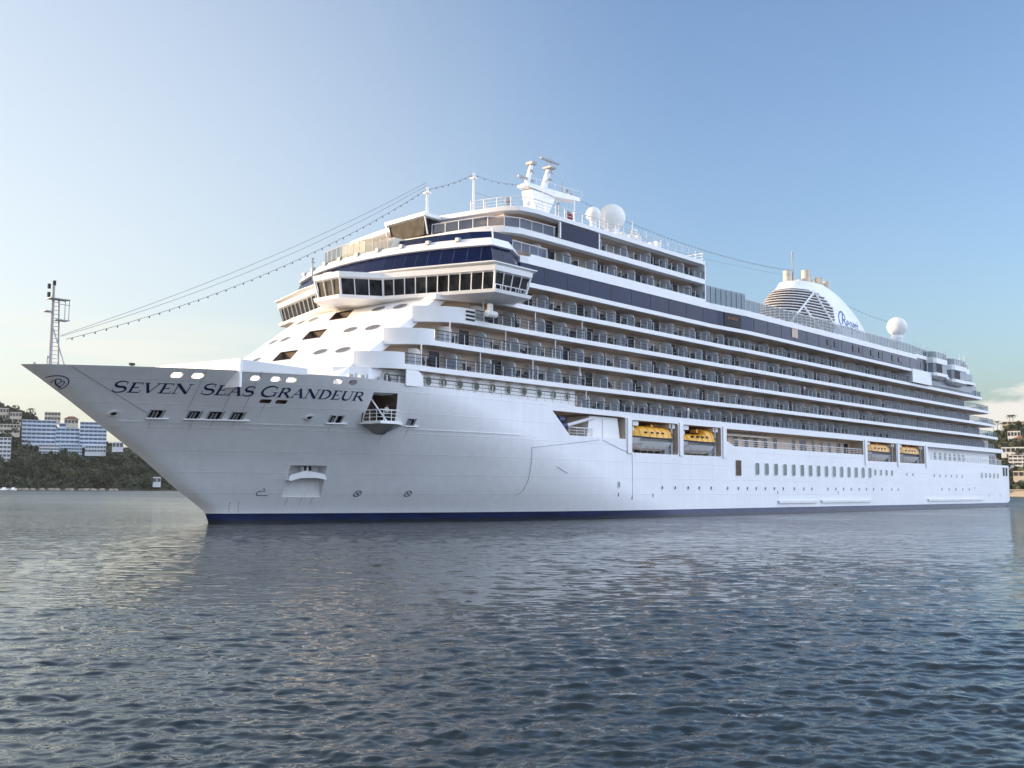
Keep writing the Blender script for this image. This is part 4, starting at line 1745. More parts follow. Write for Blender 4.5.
# ------------------------------------------------------------------ long window strip along the side and pool deck
def side_wall(name, m, xa, xb, lev, z0, z1, d, th=.3, parent=SHIP, step=3.0):
    pth = side_path(xa, xb, lev, d, step)
    inn = [(x, y + th) for x, y in pth]
    b = MB()
    b.prism_z(pth + inn[::-1], z0, z1)
    return b.build(name, m, parent)


st = side_wall('window_strip', SLATE, 47.8, 163.0, 5, 26.8, 28.77, -.07)
b = MB()
X = 52.0
while X < 163:
    y = -(side(X, 5) - .05)
    b.box(X - .02, X + .02, y - .015, y + .1, 26.82, 28.75)
    X += 4.3
build_each(b, 'glazing_joint', mat('joint_slate', (.02, .03, .06), .3), st)
for X in (124.5, 127.2, 134.5, 137, 142, 145.5, 151.5, 154.5):
    b = MB()
    y = -(side(X, 5) + .02)
    b.box(X - .75, X + .75, y, y + .2, 27.35, 28.35)
    b.build('strip_window', DARK, st)
b = MB()
b.box(111.2, 113.2, -16.27, -16.1, 27.3, 28.7)
b.build('strip_vent', BEIGE, st)
# dark sign square on the strip
b = MB()
b.loft([[(91.6, -(side(91.6, 5) + .02), 26.85), (95.6, -(side(95.6, 5) + .02), 26.85), (95.6, -15.4, 26.85), (91.6, -15.4, 26.85)],
        [(91.6, -(side(91.6, 5) + .02), 28.72), (95.6, -(side(95.6, 5) + .02), 28.72), (95.6, -15.4, 28.72), (91.6, -15.4, 28.72)]])
sg = b.build('sign_panel', BLACK, st)
b = MB()
for i, wd in enumerate((.30, .22, .34, .26, .30)):
    x = 92.4 + i * .52
    y = -(side(x, 5) + .06)
    b.box(x, x + wd, y, y + .03, 27.88, 27.98)
    b.box(x, x + .08, y - .004, y + .03, 27.99, 28.2)
    b.box(x + .12, x + wd, y - .006, y + .03, 28.08, 28.22)
b.build('sign_marks', mat('sign_red', (.45, .12, .05), .5), sg)

P6 = ccw([(48.0, 15.2)] + [(48.0, -15.2)] + [(x, y) for x, y in side_path(49, 163, 5, 0, 3)] + [(163, 15.9), (95, 15.9), (88, 15.4)])
b = MB()
b.prism_z(P6, 28.78, 29.62)
b.build('deck_edge', WHITE, SHIP)
# wall behind the strip
b = MB()
b.box(48.5, 197, -14.6, 14.6, 26.6, 28.9)
b.build('inner_wall', GREYM, SHIP)
# glass wind screens of the pool deck
rail([(87.3, -15.35), (89, -15.38), (97.0, -16.1)], 29.62, 2.4, 'wind_screen', posts=1.25, gm=GLASSB, rm=GREYM, mid=False, pm=RAILD)
rail(side_path(97.0, 162.8, 5, -.15), 29.62, 1.75, 'wind_screen', posts=1.5, gm=GLASSB, rm=RAILW)
# pool deck house in the background
b = MB()
b.box(97, 128, -8, 8, 29.5, 31.6)
b.box(172, 176, -8, 8, 29.5, 31.9)
b.build('deck_house', WHITE2, SHIP)

# ------------------------------------------------------------------ funnel
FZ = [29.6, 31, 33, 35, 37, 39, 40.6, 41.6, 42.4, 42.9]
FA = [132.4, 132.8, 133.4, 134.4, 135.6, 137.2, 139.2, 140.6, 141.6, 142.0]      # front
FB = [181, 180.4, 179.0, 177.4, 175.6, 172.4, 168.6, 165.6, 161.8, 157.5]      # back
FW = [5.6, 5.5, 5.4, 5.2, 5.0, 4.75, 4.4, 4.1, 3.8, 3.5]


def funnel_ring(z, d=0.0, n=128):
    xa, xb, w = (float(np.interp(z, FZ, q)) for q in (FA, FB, FW))
    r = []
    for i in range(n):
        a = 2 * pi * i / n
        cx, sx = cos(a), sin(a)
        # blunt rounded nose (a = 180 deg), long tapering tail
        rad = (xb - xa) / 2
        x = (xa + xb) / 2 + rad * (abs(cx) ** .8) * (1 if cx > 0 else -1)
        yy = w * (abs(sx) ** .75) * (1 if sx > 0 else -1)
        if cx > 0:
            yy *= 1 - .55 * cx
        nx, ny = cx / rad, sx / w
        ln = sqrt(nx * nx + ny * ny)
        r.append((x + nx / ln * d, yy + ny / ln * d, z))
    return r


b = MB()
zz_ = list(np.linspace(29.6, 42.7, 30)) + [42.9]
b.loft([funnel_ring(z) for z in zz_])
FUN = b.build('funnel', WHITE, SHIP, smooth=40)
FN = 128
# round louvre on the nose: dark backing and pale slats cut by a circle on the port flank
b = MB()
n = 128
ZC, RC, XC = 36.4, 4.8, 141.0


def in_circle(x, z):
    return True if x < XC else ((x - XC) / 10.8) ** 2 + ((z - ZC) / RC) ** 2 < 1


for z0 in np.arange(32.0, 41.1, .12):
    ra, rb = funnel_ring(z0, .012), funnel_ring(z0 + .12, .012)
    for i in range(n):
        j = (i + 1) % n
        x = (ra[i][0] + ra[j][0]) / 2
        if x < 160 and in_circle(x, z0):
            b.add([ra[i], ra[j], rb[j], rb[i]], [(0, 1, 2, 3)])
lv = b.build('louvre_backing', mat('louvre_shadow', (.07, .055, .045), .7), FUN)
b = MB()
for z0 in np.arange(32.2, 41.0, .56):
    a0, a1 = funnel_ring(z0, .015), funnel_ring(z0 + .06, .42)
    a2, a3 = funnel_ring(z0 + .17, .42), funnel_ring(z0 + .22, .015)
    for i in range(n):
        j = (i + 1) % n
        x = (a0[i][0] + a0[j][0]) / 2
        if x < 160 and in_circle(x, z0):
            b.add([a0[i], a0[j], a1[j], a1[i], a2[j], a2[i], a3[j], a3[i]], [(0, 1, 2, 3), (3, 2, 4, 5), (5, 4, 6, 7)])
b.build('louvre_slat', WHITE, FUN)
b = MB()
for (i0, z0, i1, z1) in ((84, 41.0, 73, 33.0), (84, 40.8, 94, 33.6), (79, 37.6, 88, 33.1)):
    q = []
    for s in range(9):
        t = s / 8
        z = z0 + (z1 - z0) * t
        k = i0 + (i1 - i0) * t
        r_ = funnel_ring(z, .5)
        f0 = int(k)
        q.append(Vector(r_[f0]).lerp(Vector(r_[(f0 + 1) % n]), k - f0))
    b.tube(q, .2, 6)
b.build('louvre_brace', WHITE, FUN)
pr = [(143.4, .6, 45.5), (146.2, 1.2, 45.0), (148.6, -.6, 46.3), (152.0, .4, 46.0), (153.2, -1.2, 45.4), (155.0, .6, 45.2), (157.0, -.8, 45.3), (150.4, 1.4, 44.9)]
for x, y, z in pr:
    z -= .35
    b = MB()
    b.lathe([(.8, 0), (.8, z - 42.4), (.68, z - 42.4), (.68, z - 43.2)], (x, y, 42.4), 18)
    b.build('exhaust_pipe', PIPE, FUN, smooth=40)
b = MB()
b.tube([(144.5, 0, 42.5), (144.5, 0, 48.6)], .13, 8)
b.tube([(144.5, 0, 48.3), (144.5, 0, 49.0)], .2, 8)
b.build('funnel_aerial', GREYM, FUN)


# funnel script
def on_funnel(x, z, d):
    r = sorted((q[0], q[1]) for q in funnel_ring(z, d, 256) if q[1] < 0)
    return Vector((x, float(np.interp(x, [q[0] for q in r], [q[1] for q in r])), z))


def fribbon(mb, pts, w, d):
    pts = [Vector(q) for q in pts]
    A, B2 = [], []
    for i, q in enumerate(pts):
        t = (pts[min(i + 1, len(pts) - 1)] - pts[max(i - 1, 0)]).normalized()
        nn = Vector((-t.y, t.x))
        A.append(on_funnel(*(q + nn * w / 2), d))
        B2.append(on_funnel(*(q - nn * w / 2), d))
    k = len(A)
    mb.add(A + B2, [(i, i + 1, k + i + 1, k + i) for i in range(k - 1)])


b = MB()
sc = 2.0
x0, z0 = 153.2, 35.2


def T(pts):
    return [(x0 + x * sc, z0 + z * sc) for x, z in pts]


fribbon(b, T(arc(.75, .75, .72, .75, 60, 300, 16)), 0.37, .05)                # swash of the R
fribbon(b, T([(.75, .25), (.95, 1.3)]), 0.41, .055)
fribbon(b, T([(.9, 1.3)] + arc(1.15, 1.02, .38, .3, 90, -90, 8) + [(.85, .72)]), 0.34, .06)
fribbon(b, T([(1.1, .72), (1.75, .05)]), 0.37, .065)
fribbon(b, T([(1.85, .42), (2.4, .48)] + arc(2.15, .42, .3, .34, 20, 310, 12)), 0.29, .05)
fribbon(b, T(arc(3.05, .42, .3, .34, 40, 320, 12)), 0.29, .05)
fribbon(b, T([(3.38, .8), (3.3, -.2)] + arc(3.0, -.2, .3, .25, 0, -150, 8)), 0.29, .055)
fribbon(b, T([(3.75, .42), (4.3, .48)] + arc(4.05, .42, .3, .34, 20, 310, 12)), 0.29, .05)
fribbon(b, T([(4.6, .8), (4.6, .05)]), 0.29, .05)
fribbon(b, T([(4.6, .5)] + arc(4.95, .48, .3, .3, 150, 0, 8) + [(5.25, .05)]), 0.29, .055)
fribbon(b, T([(5.75, 1.15), (5.65, .3)] + arc(5.9, .28, .25, .24, 180, 300, 6)), 0.29, .05)
fribbon(b, T([(5.5, .78), (6.1, .78)]), 0.24, .06)
b.build('funnel_name', SCRIPT, FUN)

# ------------------------------------------------------------------ masts, radar, domes
def lattice_mast(x, y, z0, z1, name='signal_mast'):
    b = MB()
    b.tube([(x, y, z0), (x, y, z1)], .22, 8, 0, .12)
    b.tube([(x - .9, y - .5, z0), (x - .05, y, z0 + (z1 - z0) * .75)], .06)
    b.tube([(x + .9, y + .5, z0), (x + .05, y, z0 + (z1 - z0) * .75)], .06)
    for i in range(5):
        t = .15 + i * .15
        z = z0 + (z1 - z0) * t
        w = .9 * (1 - t / .8)
        b.tube([(x - w, y - w * .5, z), (x + w, y + w * .5, z)], .04, 4)
    b.box(x - .35, x + .35, y - .35, y + .35, z1 - .8, z1 - .6)
    b.tube([(x, y, z1), (x, y, z1 + .7)], .04, 4)
    b.tube([(x + .15, y, z1 - .5), (x + .15, y, z1)], .12, 6)
    return b.build(name, RAILW, SHIP)


lattice_mast(48.0, 0, 35.2, 40.3)
lattice_mast(56.2, 0, 35.3, 44.0)
b = MB()
b.tube([(57.6, -.8, 35.3), (57.6, -.8, 40.4)], .07)
b.tube([(57.2, -.8, 39.6), (58.2, -.8, 39.6)], .12)
b.box(56.8, 58.4, -1.4, -.2, 38.1, 39.0)
b.box(52, 60, -3, 3, 35.3, 36.4)
b.build('mast_base', CREAM, SHIP)

RM = MB()
RM.prism_z(ccw([(58, -8.5), (72, -8.5), (74, -5), (74, 6), (58, 6)]), 35.4, 37.0)
RM.loft([[(65.8, -1.5, 36.8), (70.6, -1.5, 36.8), (70.6, 1.5, 36.8), (65.8, 1.5, 36.8)], [(67.4, -1.0, 41), (70.0, -1.0, 41), (70.0, 1.0, 41), (67.4, 1.0, 41)], [(66.6, -.9, 44.0), (71.8, -.9, 44.0), (71.8, .9, 44.0), (66.6, .9, 44.0)]])
rm = RM.build('radar_mast', WHITE, SHIP)
b = MB()
b.loft([[(65.8, -.9, 44.3), (65.8, .9, 44.3), (65.8, .9, 44.75), (65.8, -.9, 44.75)], [(71.5, -1.2, 43.9), (71.5, 1.2, 43.9), (71.5, 1.2, 44.8), (71.5, -1.2, 44.8)], [(77.4, -.8, 44.6), (77.4, .8, 44.6), (77.4, .8, 45.1), (77.4, -.8, 45.1)]])
b.tube([(66, -1.6, 45.3), (77, -1.0, 45.9)], .04, 4)
for x in (67, 69, 71, 73, 75, 77):
    b.tube([(x, -1.4, 44.3), (x, -1.4, 45.4 + (x - 66) * .05)], .035, 4)
b.build('radar_platform', WHITE, rm)
b = MB()
b.tube([(66.0, -.4, 44.2), (67.2, -.4, 47.8)], .40, 8, 0, .28)
b.tube([(70.2, .3, 44.3), (71.8, .3, 48.5)], .50, 8, 0, .34)
build_each(b, 'radar_pylon', WHITE, rm)
b = MB()
b.box(66.7, 67.7, -.9, .3, 47.6, 48.0)
b.tube([(66.6, -.8, 46.6), (67.9, -.1, 46.9)], .16, 6)
b.box(71.1, 72.4, -.5, 1.0, 48.2, 48.5)
b.tube([(70.7, -.6, 46.4), (72.6, .6, 46.9)], .15, 6)
b.tube([(70.9, -.6, 47.6), (72.9, .6, 47.9)], .1, 6)
b.box(64.4, 67.6, -.55, -.25, 45.3, 45.6)
b.box(69.6, 73.6, -.1, .2, 49.2, 49.45)
b.tube([(73.5, -.6, 45.0), (73.5, -.6, 46.6)], .06)
b.tube([(75.0, .6, 45.0), (75.0, .6, 46.2)], .06)
b.sphere((74.4, -.7, 45.5), .3, 10, 8)
b.tube([(72.0, .3, 48.4), (72.0, .3, 50.3)], .05)
b.tube([(71.2, .3, 48.4), (71.2, .3, 49.5)], .05)
b.tube([(76.3, 0, 45.1), (76.3, 0, 45.6)], .4, 8)
b.tube([(72.3, -1.0, 43.2), (72.3, -1.0, 41.2)], .2, 8)
build_each(b, 'radar_scanner', GREYM, rm)
b = MB()
for x, y, z in ((62.3, -4, 40.6), (60.5, -6, 38.8), (61.0, -2, 39.5), (64.0, -7, 38.4)):
    b.tube([(x, y, 36.9), (x, y, z)], .1)
    b.sphere((x, y, z), .32, 10, 8)
b.build('small_aerial', WHITE2, rm)
b = MB()
b.box(63.2, 64.6, -3.8, -2.2, 37, 40.0)
b.box(60.0, 66, -7, -6.6, 37, 38.0)
b.build('mast_house', CREAM, rm)


def radome(x, y, z, r, zbase, name='radome'):
    b = MB()
    b.sphere((x, y, z), r, 36, 24)
    b.lathe([(r * .62, zbase - z), (r * .45, -r * .93), (r * .3, -r * .5)], (x, y, z), 20)
    o = b.build(name, DOME, SHIP, smooth=60)
    b = MB()
    b.lathe([(r * .2, -r * .0), (r + .012, -.03), (r + .012, .03), (r * .2, .0)], (x, y, z), 36)
    b.build('dome_seam', WHITE2, o)


radome(76.6, -7, 41.0, 1.88, 35.3)
radome(72.3, -7, 40.6, 1.05, 35.3)
b = MB()
b.tube([(78.3, -9.5, 35.4), (78.3, -9.5, 38.2)], .25)
b.sphere((78.3, -9.5, 38.8), .55, 14, 10)
b.build('satellite_dome', DOME, SHIP, smooth=60)
radome(179.6, -6, 38.1, 2.05, 36.4)
b = MB()
b.lathe([(1.0, 31.0), (.85, 34.5), (1.25, 35.7), (1.0, 36.4)], (179.6, -6, 0), 16)
for a in range(4):
    b.tube([(179.6 + 1.5 * cos(a * pi / 2), -6 + 1.5 * sin(a * pi / 2), 31), (179.6 + .9 * cos(a * pi / 2), -6 + .9 * sin(a * pi / 2), 35.8)], .12)
b.build('dome_pedestal', WHITE, SHIP)

# ------------------------------------------------------------------ aft upper works
b = MB()
b.box(160.2, 170.0, -16.35, -13.0, 24.2, 26.75)
b.box(162.8, 196, -15.2, 15.2, 26.8, 29.7)
b.build('aft_house', WHITE, SHIP)
b = MB()
b.box(170.05, 199, -15.45, -13.2, BZ[4] + HH + .02, 26.1)
b.build('aft_screen', GREYP, SHIP)
b = MB()
b.box(163.1, 168.8, -15.75, -15.0, 26.85, 29.2)
b.build('aft_screen', SLATE, SHIP)
for x in (164.6, 166.4, 168.0):
    b = MB()
    b.box(x - .5, x + .5, -15.8, -15.6, 27.3, 28.6)
    b.build('strip_window', DARK, SHIP)
b = MB()
b.box(163, 169.5, -15.9, 15.2, 29.2, 29.9)
b.build('deck_edge', WHITE, SHIP)
for xa, xb, dr in ((169.6, 179.3, 0), (179.8, 190.6, -.45)):
    P = ccw([(xa, -14.8), (xa + .6, -16.7), (xa + 1.4, -17.1), (xb - 2.4, -17.1), (xb, -15.2), (xb, -14.0)])
    b = MB()
    b.loft([ring(P, -.9, 25.75 + dr), ring(P, .05, 26.25 + dr), ring(P, .05, 26.85 + dr)])
    b.prism_z(P, 28.75 + dr, 29.75 + dr)
    pod = b.build('side_pod', WHITE, SHIP)
    b = MB()
    b.prism_z(offset_poly(P, -.12), 26.8 + dr, 28.8 + dr)
    b.build('pod_glass', GREYP, pod)
    b = MB()
    b.box(xa + 1.5, xa + 4.6, -17.02, -16.9, 26.95 + dr, 28.65 + dr)
    b.build('pod_window', BLACK, pod)
    rail([(xa, -15), (xa + .6, -16.6), (xa + 1.4, -16.95), (xb - 2.4, -16.95), (xb, -15.2)], 29.72 + dr, 1.35, 'pod_railing', posts=1.4, gm=GLASSB, rm=RAILW)
rail([(163, -15.7), (169.4, -15.7)], 29.9, 1.4, 'wind_screen', posts=1.4, gm=GLASSB, rm=RAILW)
rail([(190.6, -15.2), (196, -14.8), (196, 10)], 29.7, 1.3, 'wind_screen', posts=1.4, gm=GLASSB, rm=RAILW)
b = MB()
b.loft([[(196, -15, 26.85), (199.5, -13, 26.85), (199.5, 13, 26.85), (196, 15, 26.85)], [(196, -15, 29.6), (197, -13, 29.6), (197, 13, 29.6), (196, 15, 29.6)]])
b.box(192.5, 196.6, -15.5, -15.1, 27.2, 28.6)
b.build('stern_screen', GREYP, SHIP)
b = MB()
b.loft([[(197.4, -15, 24.2), (201.2, -13, 24.2), (201.2, 13, 24.2), (197.4, 15, 24.2)], [(197.4, -15, 26.1), (199.0, -13, 26.1), (199.0, 13, 26.1), (197.4, 15, 26.1)]])
b.build('stern_lounge_wall', CREAM, SHIP)
b = MB()
b.box(166, 170, -9, 5, 29.8, 31.9)
b.box(174, 188, -9, 5, 29.7, 31.0)
b.build('deck_house', GREYP, SHIP)
b = MB()
for x in (165.5, 167, 168.5, 183, 191, 194):
    b.tube([(x, -14.8, 29.8), (x, -14.8, 32.6)], .05, 5)
b.tube([(169.2, -15.9, 26.9), (169.2, -15.9, 31.8)], .08)
build_each(b, 'roof_lamp_post', RAILW, SHIP)

# ------------------------------------------------------------------ strung lights, flag, people, chairs
bulb = MB()
bulb.sphere((0, 0, -.12), .085, 8, 6)
bulb.tube([(0, 0, 0), (0, 0, -.06)], .04, 5)
bulb_me = bulb.mesh('bulb', [BULBM])


def string_of_lights(pts, sag, nb, label, name='light_string', r=.022, bulbs=True):
    th = thing(name, pts[0], label, 'light string' if bulbs else 'wire stay')
    path = []
    for i in range(len(pts) - 1):
        a, c2 = Vector(pts[i]), Vector(pts[i + 1])
        for s in range(16):
            t = s / 16
            q = a.lerp(c2, t)
            q.z -= sag[i] * 4 * t * (1 - t)
            path.append(q)
    path.append(Vector(pts[-1]))
    o0 = path[0]
    b = MB()
    b.tube([q - o0 for q in path], r, 4)
    b.build('wire', CABLEM, th, local=True)
    if bulbs:
        ln = [0]
        for i in range(len(path) - 1):
            ln.append(ln[-1] + (path[i + 1] - path[i]).length)
        for k in range(nb):
            d = ln[-1] * (k + .5) / nb
            i = max(j for j in range(len(ln) - 1) if ln[j] <= d)
            q = path[i].lerp(path[i + 1], (d - ln[i]) / (ln[i + 1] - ln[i]))
            o = link('bulb', bulb_me, th, True)
            o.location = q - o0
    return th


string_of_lights([(3.9, 0, 16.6), (47.9, 0, 40.0), (56.2, 0, 43.8)], [1.9, .25], 52, 'string of bulbs rising from the bow mast to the first deck mast')
string_of_lights([(3.4, 0, 16.9), (47.9, 0, 40.9)], [1.0], 0, 'topmost thin wire stay from the bow mast to the forward roof mast', 'mast_stay', .018, False)
string_of_lights([(3.4, 0, 16.8), (47.9, 0, 40.5)], [1.4], 0, 'thin wire stay just above the string of bulbs off the bow', 'mast_stay', .018, False)
string_of_lights([(56.2, 0, 43.8), (66.6, -.4, 44.8)], [.5], 8, 'short string of bulbs between the tall roof mast and the radar mast')
string_of_lights([(77.4, 0, 45.2), (144.5, 0, 45.4)], [1.6], 66, 'long string of bulbs from the radar mast aft to the funnel')
string_of_lights([(158.0, 0, 43.3), (178.8, -6, 38.8)], [.9], 18, 'string of bulbs falling from the funnel to the aft white dome')
string_of_lights([(56.2, 0, 41.5), (144.5, 0, 44.2)], [1.0], 0, 'faint wire running aft to the funnel below the bulbs', 'mast_stay', .016, False)

fl = thing('flag', (73.4, -1.6, 41.2), 'small dark red flag flying on a halyard behind the radar mast', 'flag')
b = MB()
gr = []
for i in range(7):
    gr.append([(.25 * i, .12 * sin(i * 1.3), -.05 * i - .12 * i), (.25 * i, .12 * sin(i * 1.3), 1.2 - .1 * i)])
b.loft(gr, closed=False, caps=False)
b.build('cloth', RED, fl, local=True)
b = MB()
b.tube([(0, 0, -5), (0, 0, 2.6)], .03, 5)
b.build('halyard', RAILW, fl, local=True)


def person(loc, rz, label, shirt, trousers, arm='rest'):
    th = thing('person', loc, label, 'person', None, rz)
    J = {'pel': (0, 0, .95), 'spi': (0, 0, 1.2), 'che': (0, 0, 1.38), 'nec': (0, 0, 1.5), 'hed': (0, .02, 1.6), 'top': (0, .0, 1.72),
         'hl': (-.1, 0, .9), 'kl': (-.11, .03, .5), 'al': (-.11, 0, .08), 'tl': (-.12, .16, .04), 'hr': (.1, 0, .9), 'kr': (.11, .03, .5), 'ar': (.11, 0, .08), 'tr': (.12, .16, .04),
         'sl': (-.19, 0, 1.42), 'el': (-.25, .04, 1.14), 'wl': (-.22, .2, .98), 'gl': (-.2, .28, .96), 'sr': (.19, 0, 1.42), 'er': (.25, .04, 1.14), 'wr': (.22, .2, .98), 'gr': (.2, .28, .96)}
    E_ = [('pel', 'spi'), ('spi', 'che'), ('che', 'nec'), ('nec', 'hed'), ('hed', 'top'), ('pel', 'hl'), ('hl', 'kl'), ('kl', 'al'), ('al', 'tl'), ('pel', 'hr'), ('hr', 'kr'), ('kr', 'ar'), ('ar', 'tr'),
          ('che', 'sl'), ('sl', 'el'), ('el', 'wl'), ('wl', 'gl'), ('che', 'sr'), ('sr', 'er'), ('er', 'wr'), ('wr', 'gr')]
    Rr = {'pel': .14, 'spi': .13, 'che': .15, 'nec': .06, 'hed': .095, 'top': .075, 'hl': .09, 'kl': .06, 'al': .045, 'tl': .04, 'hr': .09, 'kr': .06, 'ar': .045, 'tr': .04,
          'sl': .065, 'el': .048, 'wl': .036, 'gl': .04, 'sr': .065, 'er': .048, 'wr': .036, 'gr': .04}
    names = list(J)
    me = bpy.data.meshes.new('body')
    me.from_pydata([J[k] for k in names], [(names.index(a), names.index(b_)) for a, b_ in E_], [])
    o = bpy.data.objects.new('body', me)
    COL.objects.link(o)
    md = o.modifiers.new('skin', 'SKIN')
    for i, k in enumerate(names):
        me.skin_vertices[0].data[i].radius = (Rr[k], Rr[k])
    me.skin_vertices[0].data[0].use_root = True
    sb = o.modifiers.new('sub', 'SUBSURF')
    sb.levels = sb.render_levels = 1
    dg = bpy.context.evaluated_depsgraph_get()
    dg.update()
    r = bpy.data.meshes.new_from_object(o.evaluated_get(dg))
    bpy.data.objects.remove(o)
    for m in (SKIN, shirt, trousers, NAVYC):
        r.materials.append(m)
    for p in r.polygons:
        z = p.center.z
        x = abs(p.center.x)
        p.material_index = 2 if z < .98 and p.center.y < .15 and x < .2 else (1 if z < 1.47 and z > .98 and not (z < 1.1 and x > .17) else (3 if z > 1.66 else 0))
        p.use_smooth = True
    link('body', r, th, True)
    b = MB()
    b.sphere((0, -.01, 1.66), .105, 12, 8, zmin=-.1)
    b.build('hair', NAVYC, th, smooth=60, local=True)
    return th


person((30.35, -13.2, 10.03), pi, 'crew member in a white shirt standing at the open side door', WHITEC, NAVYC)
person((131.5, -15.3, BZ[1] + HH), pi, 'passenger in red standing at a balcony rail far along the side', RED, RED)
person((117.0, -15.3, BZ[2] + HH), pi, 'passenger in a white shirt on an upper balcony amidships', WHITEC, NAVYC)
person((82.5, -15.3, BZ[0] + HH), pi, 'passenger in white leaning above the second lifeboat bay', WHITEC, WHITEC)

ch = MB()
ch.box(-.32, .32, -.32, .32, .30, .42)
ch.loft([[(.24, -.32, .4), (.34, -.32, .4), (.34, .32, .4), (.24, .32, .4)], [(.36, -.3, .95), (.44, -.3, .95), (.44, .3, .95), (.36, .3, .95)]])
for sx in (-.28, .28):
    for sy in (-.28, .28):
        ch.box(sx - .03, sx + .03, sy - .03, sy + .03, 0, .31)
ch.box(-.3, .32, -.36, -.3, .42, .62)
ch.box(-.3, .32, .3, .36, .42, .62)
ch_me = ch.mesh('balcony_chair', [CHAIRM])
k = 0
for X, zf, yi in divs:
    if X > 150 or k >= 230:
        break
    for dx in (.9, 2.1):
        if random.random() < .72:
            o = link('balcony_chair', ch_me)
            o.location = (X + dx + random.uniform(-.15, .15), -14.5 + random.uniform(-.15, .15), zf)
            o.rotation_euler = (0, 0, random.choice((0, pi)) + random.uniform(-.5, .5))
            tag(o, 'dark low armchair standing on a cabin balcony behind the railing', 'chair', 'chairs on the cabin balconies')
            k += 1

# ------------------------------------------------------------------ shores
def at(px, dist):
    a = YAW + atan((px - 512) / FPX)
    return Vector((CAM.x + dist * sin(a), CAM.y + dist * cos(a), 0))


def zpix(px, py, dist):
    """height of what shows at a picture row when it stands dist metres off (used once to survey the shore)"""
    v = fw + r2 * ((px - 512) / FPX) - u2 * ((py - 384) / FPX)
    return CAM.z + v.z / sqrt(v.x ** 2 + v.y ** 2) * dist


SOIL = mat('hill_soil', (0.060, 0.062, 0.038), 0.95, noise=0.5, scale=0.06)
ROCK = mat('shore_rock', (0.30, 0.25, 0.19), 0.9, noise=0.3, scale=0.2)
LEAF = [mat('leaf_dark', (0.026, 0.040, 0.016), 0.8, noise=0.35, scale=0.25), mat('leaf_mid', (0.048, 0.062, 0.026), 0.8, noise=0.35, scale=0.25), mat('leaf_pale', (0.055, 0.062, 0.030), 0.8, noise=0.35, scale=0.25)]
BARK = mat('bark', (0.10, 0.075, 0.055), 0.9)


def hill(name, px0, px1, d0, d1, profile):
    """terrain strip: profile maps picture column -> list of (depth fraction, height)"""
    nx, ny = 60, 26
    vs, fs = [], []
    for j in range(ny + 1):
        for i in range(nx + 1):
            px = px0 + (px1 - px0) * i / nx
            t = j / ny
            d = d0 + (d1 - d0) * t
            q = at(px, d)
            q.z = hill_h(profile, px, t) + (1.2 * sin(px * .31 + t * 9) * sin(t * 23 + px * .11) * min(1, t * 4) if t > 0.03 else 0)
            if j == 0:
                q.z = -2
            vs.append(q)
    for j in range(ny):
        for i in range(nx):
            a = j * (nx + 1) + i
            fs.append((a, a + 1, a + nx + 2, a + nx + 1))
    b = MB()
    b.add(vs, fs)
    o = b.build(name, SOIL, smooth=60)
    tag(o, kind='structure')
    return o


def hill_h(profile, px, t):
    top = float(np.interp(px, [p[0] for p in profile], [p[1] for p in profile]))
    bank = 3.0 * min(1, t / .03)
    s = min(1, max(0, t / .62))
    return bank + (top - 3) * (s * s * (3 - 2 * s)) * 0.9 + (top - 3) * .1 * s


LP = [(-260, 60), (-80, 74), (0, 66), (30, 60), (60, 52), (90, 46), (120, 38), (150, 28), (176, 12), (200, 6), (330, 4)]
D0L, D1L = 880, 1180
hill('left_hill', -260, 330, D0L, D1L, LP)
RP = [(880, 10), (940, 24), (985, 40), (1010, 46), (1060, 54), (1200, 70), (1300, 60)]
D0R, D1R = 690, 940
hill('right_hill', 880, 1300, D0R, D1R, RP)


def ground(px, d, left=True):
    if left:
        return hill_h(LP, px, (d - D0L) / (D1L - D0L))
    return hill_h(RP, px, (d - D0R) / (D1R - D0R))


# --- trees
def crown_mesh(seed, m, rx=4.5, rz=4.0, zc=6.0, n=520, leaf=.75):
    r = np.random.default_rng(seed)
    b = MB()
    lobes = [(Vector((r.normal() * rx * .42, r.normal() * rx * .42, zc + r.normal() * rz * .30)), rx * (.32 + .3 * r.random())) for _ in range(9)]
    for i in range(n):
        c0, rad = lobes[int(r.integers(9))]
        d = Vector(r.normal(size=3))
        d.normalize()
        q = c0 + d * rad * (.55 + .55 * r.random())
        q.z = max(q.z, zc - rz * .95)
        u = Vector(r.normal(size=3)).normalized()
        v = u.cross(Vector(r.normal(size=3))).normalized()
        s = leaf * (.6 + .8 * r.random())
        b.add([q - u * s - v * s * .5, q + u * s - v * s * .6, q + u * s * .7 + v * s * .6, q - u * s * .8 + v * s * .5], [(0, 1, 2, 3)])
    return b.mesh('crown', [m])


def trunk_mesh(h=5.5):
    b = MB()
    b.tube([(0, 0, -1), (.1, .05, h * .5), (.0, .1, h)], .34, 7, 0, .16)
    for a in (0.4, 2.4, 4.4):
        b.tube([(.05, .05, h * .6), (1.6 * cos(a), 1.6 * sin(a), h * 1.05)], .14, 5, 0, .06)
    return b.mesh('trunk', [BARK])


CR = [crown_mesh(i, LEAF[i % 3], 4.2 + .4 * (i % 4), 3.6 + .5 * (i % 3)) for i in range(8)]
TRK = trunk_mesh()


def tree(px, d, left, sc, label, group, v=None, name='broadleaf_tree'):
    q = at(px, d)
    th = thing(name, (q.x, q.y, ground(px, d, left) - .4), label, 'tree', group, random.uniform(0, 6.28))
    th.scale = (sc, sc, sc * random.uniform(.9, 1.15))
    link('trunk', TRK, th, True)
    link('crown', CR[random.randrange(8) if v is None else v], th, True)
    return th


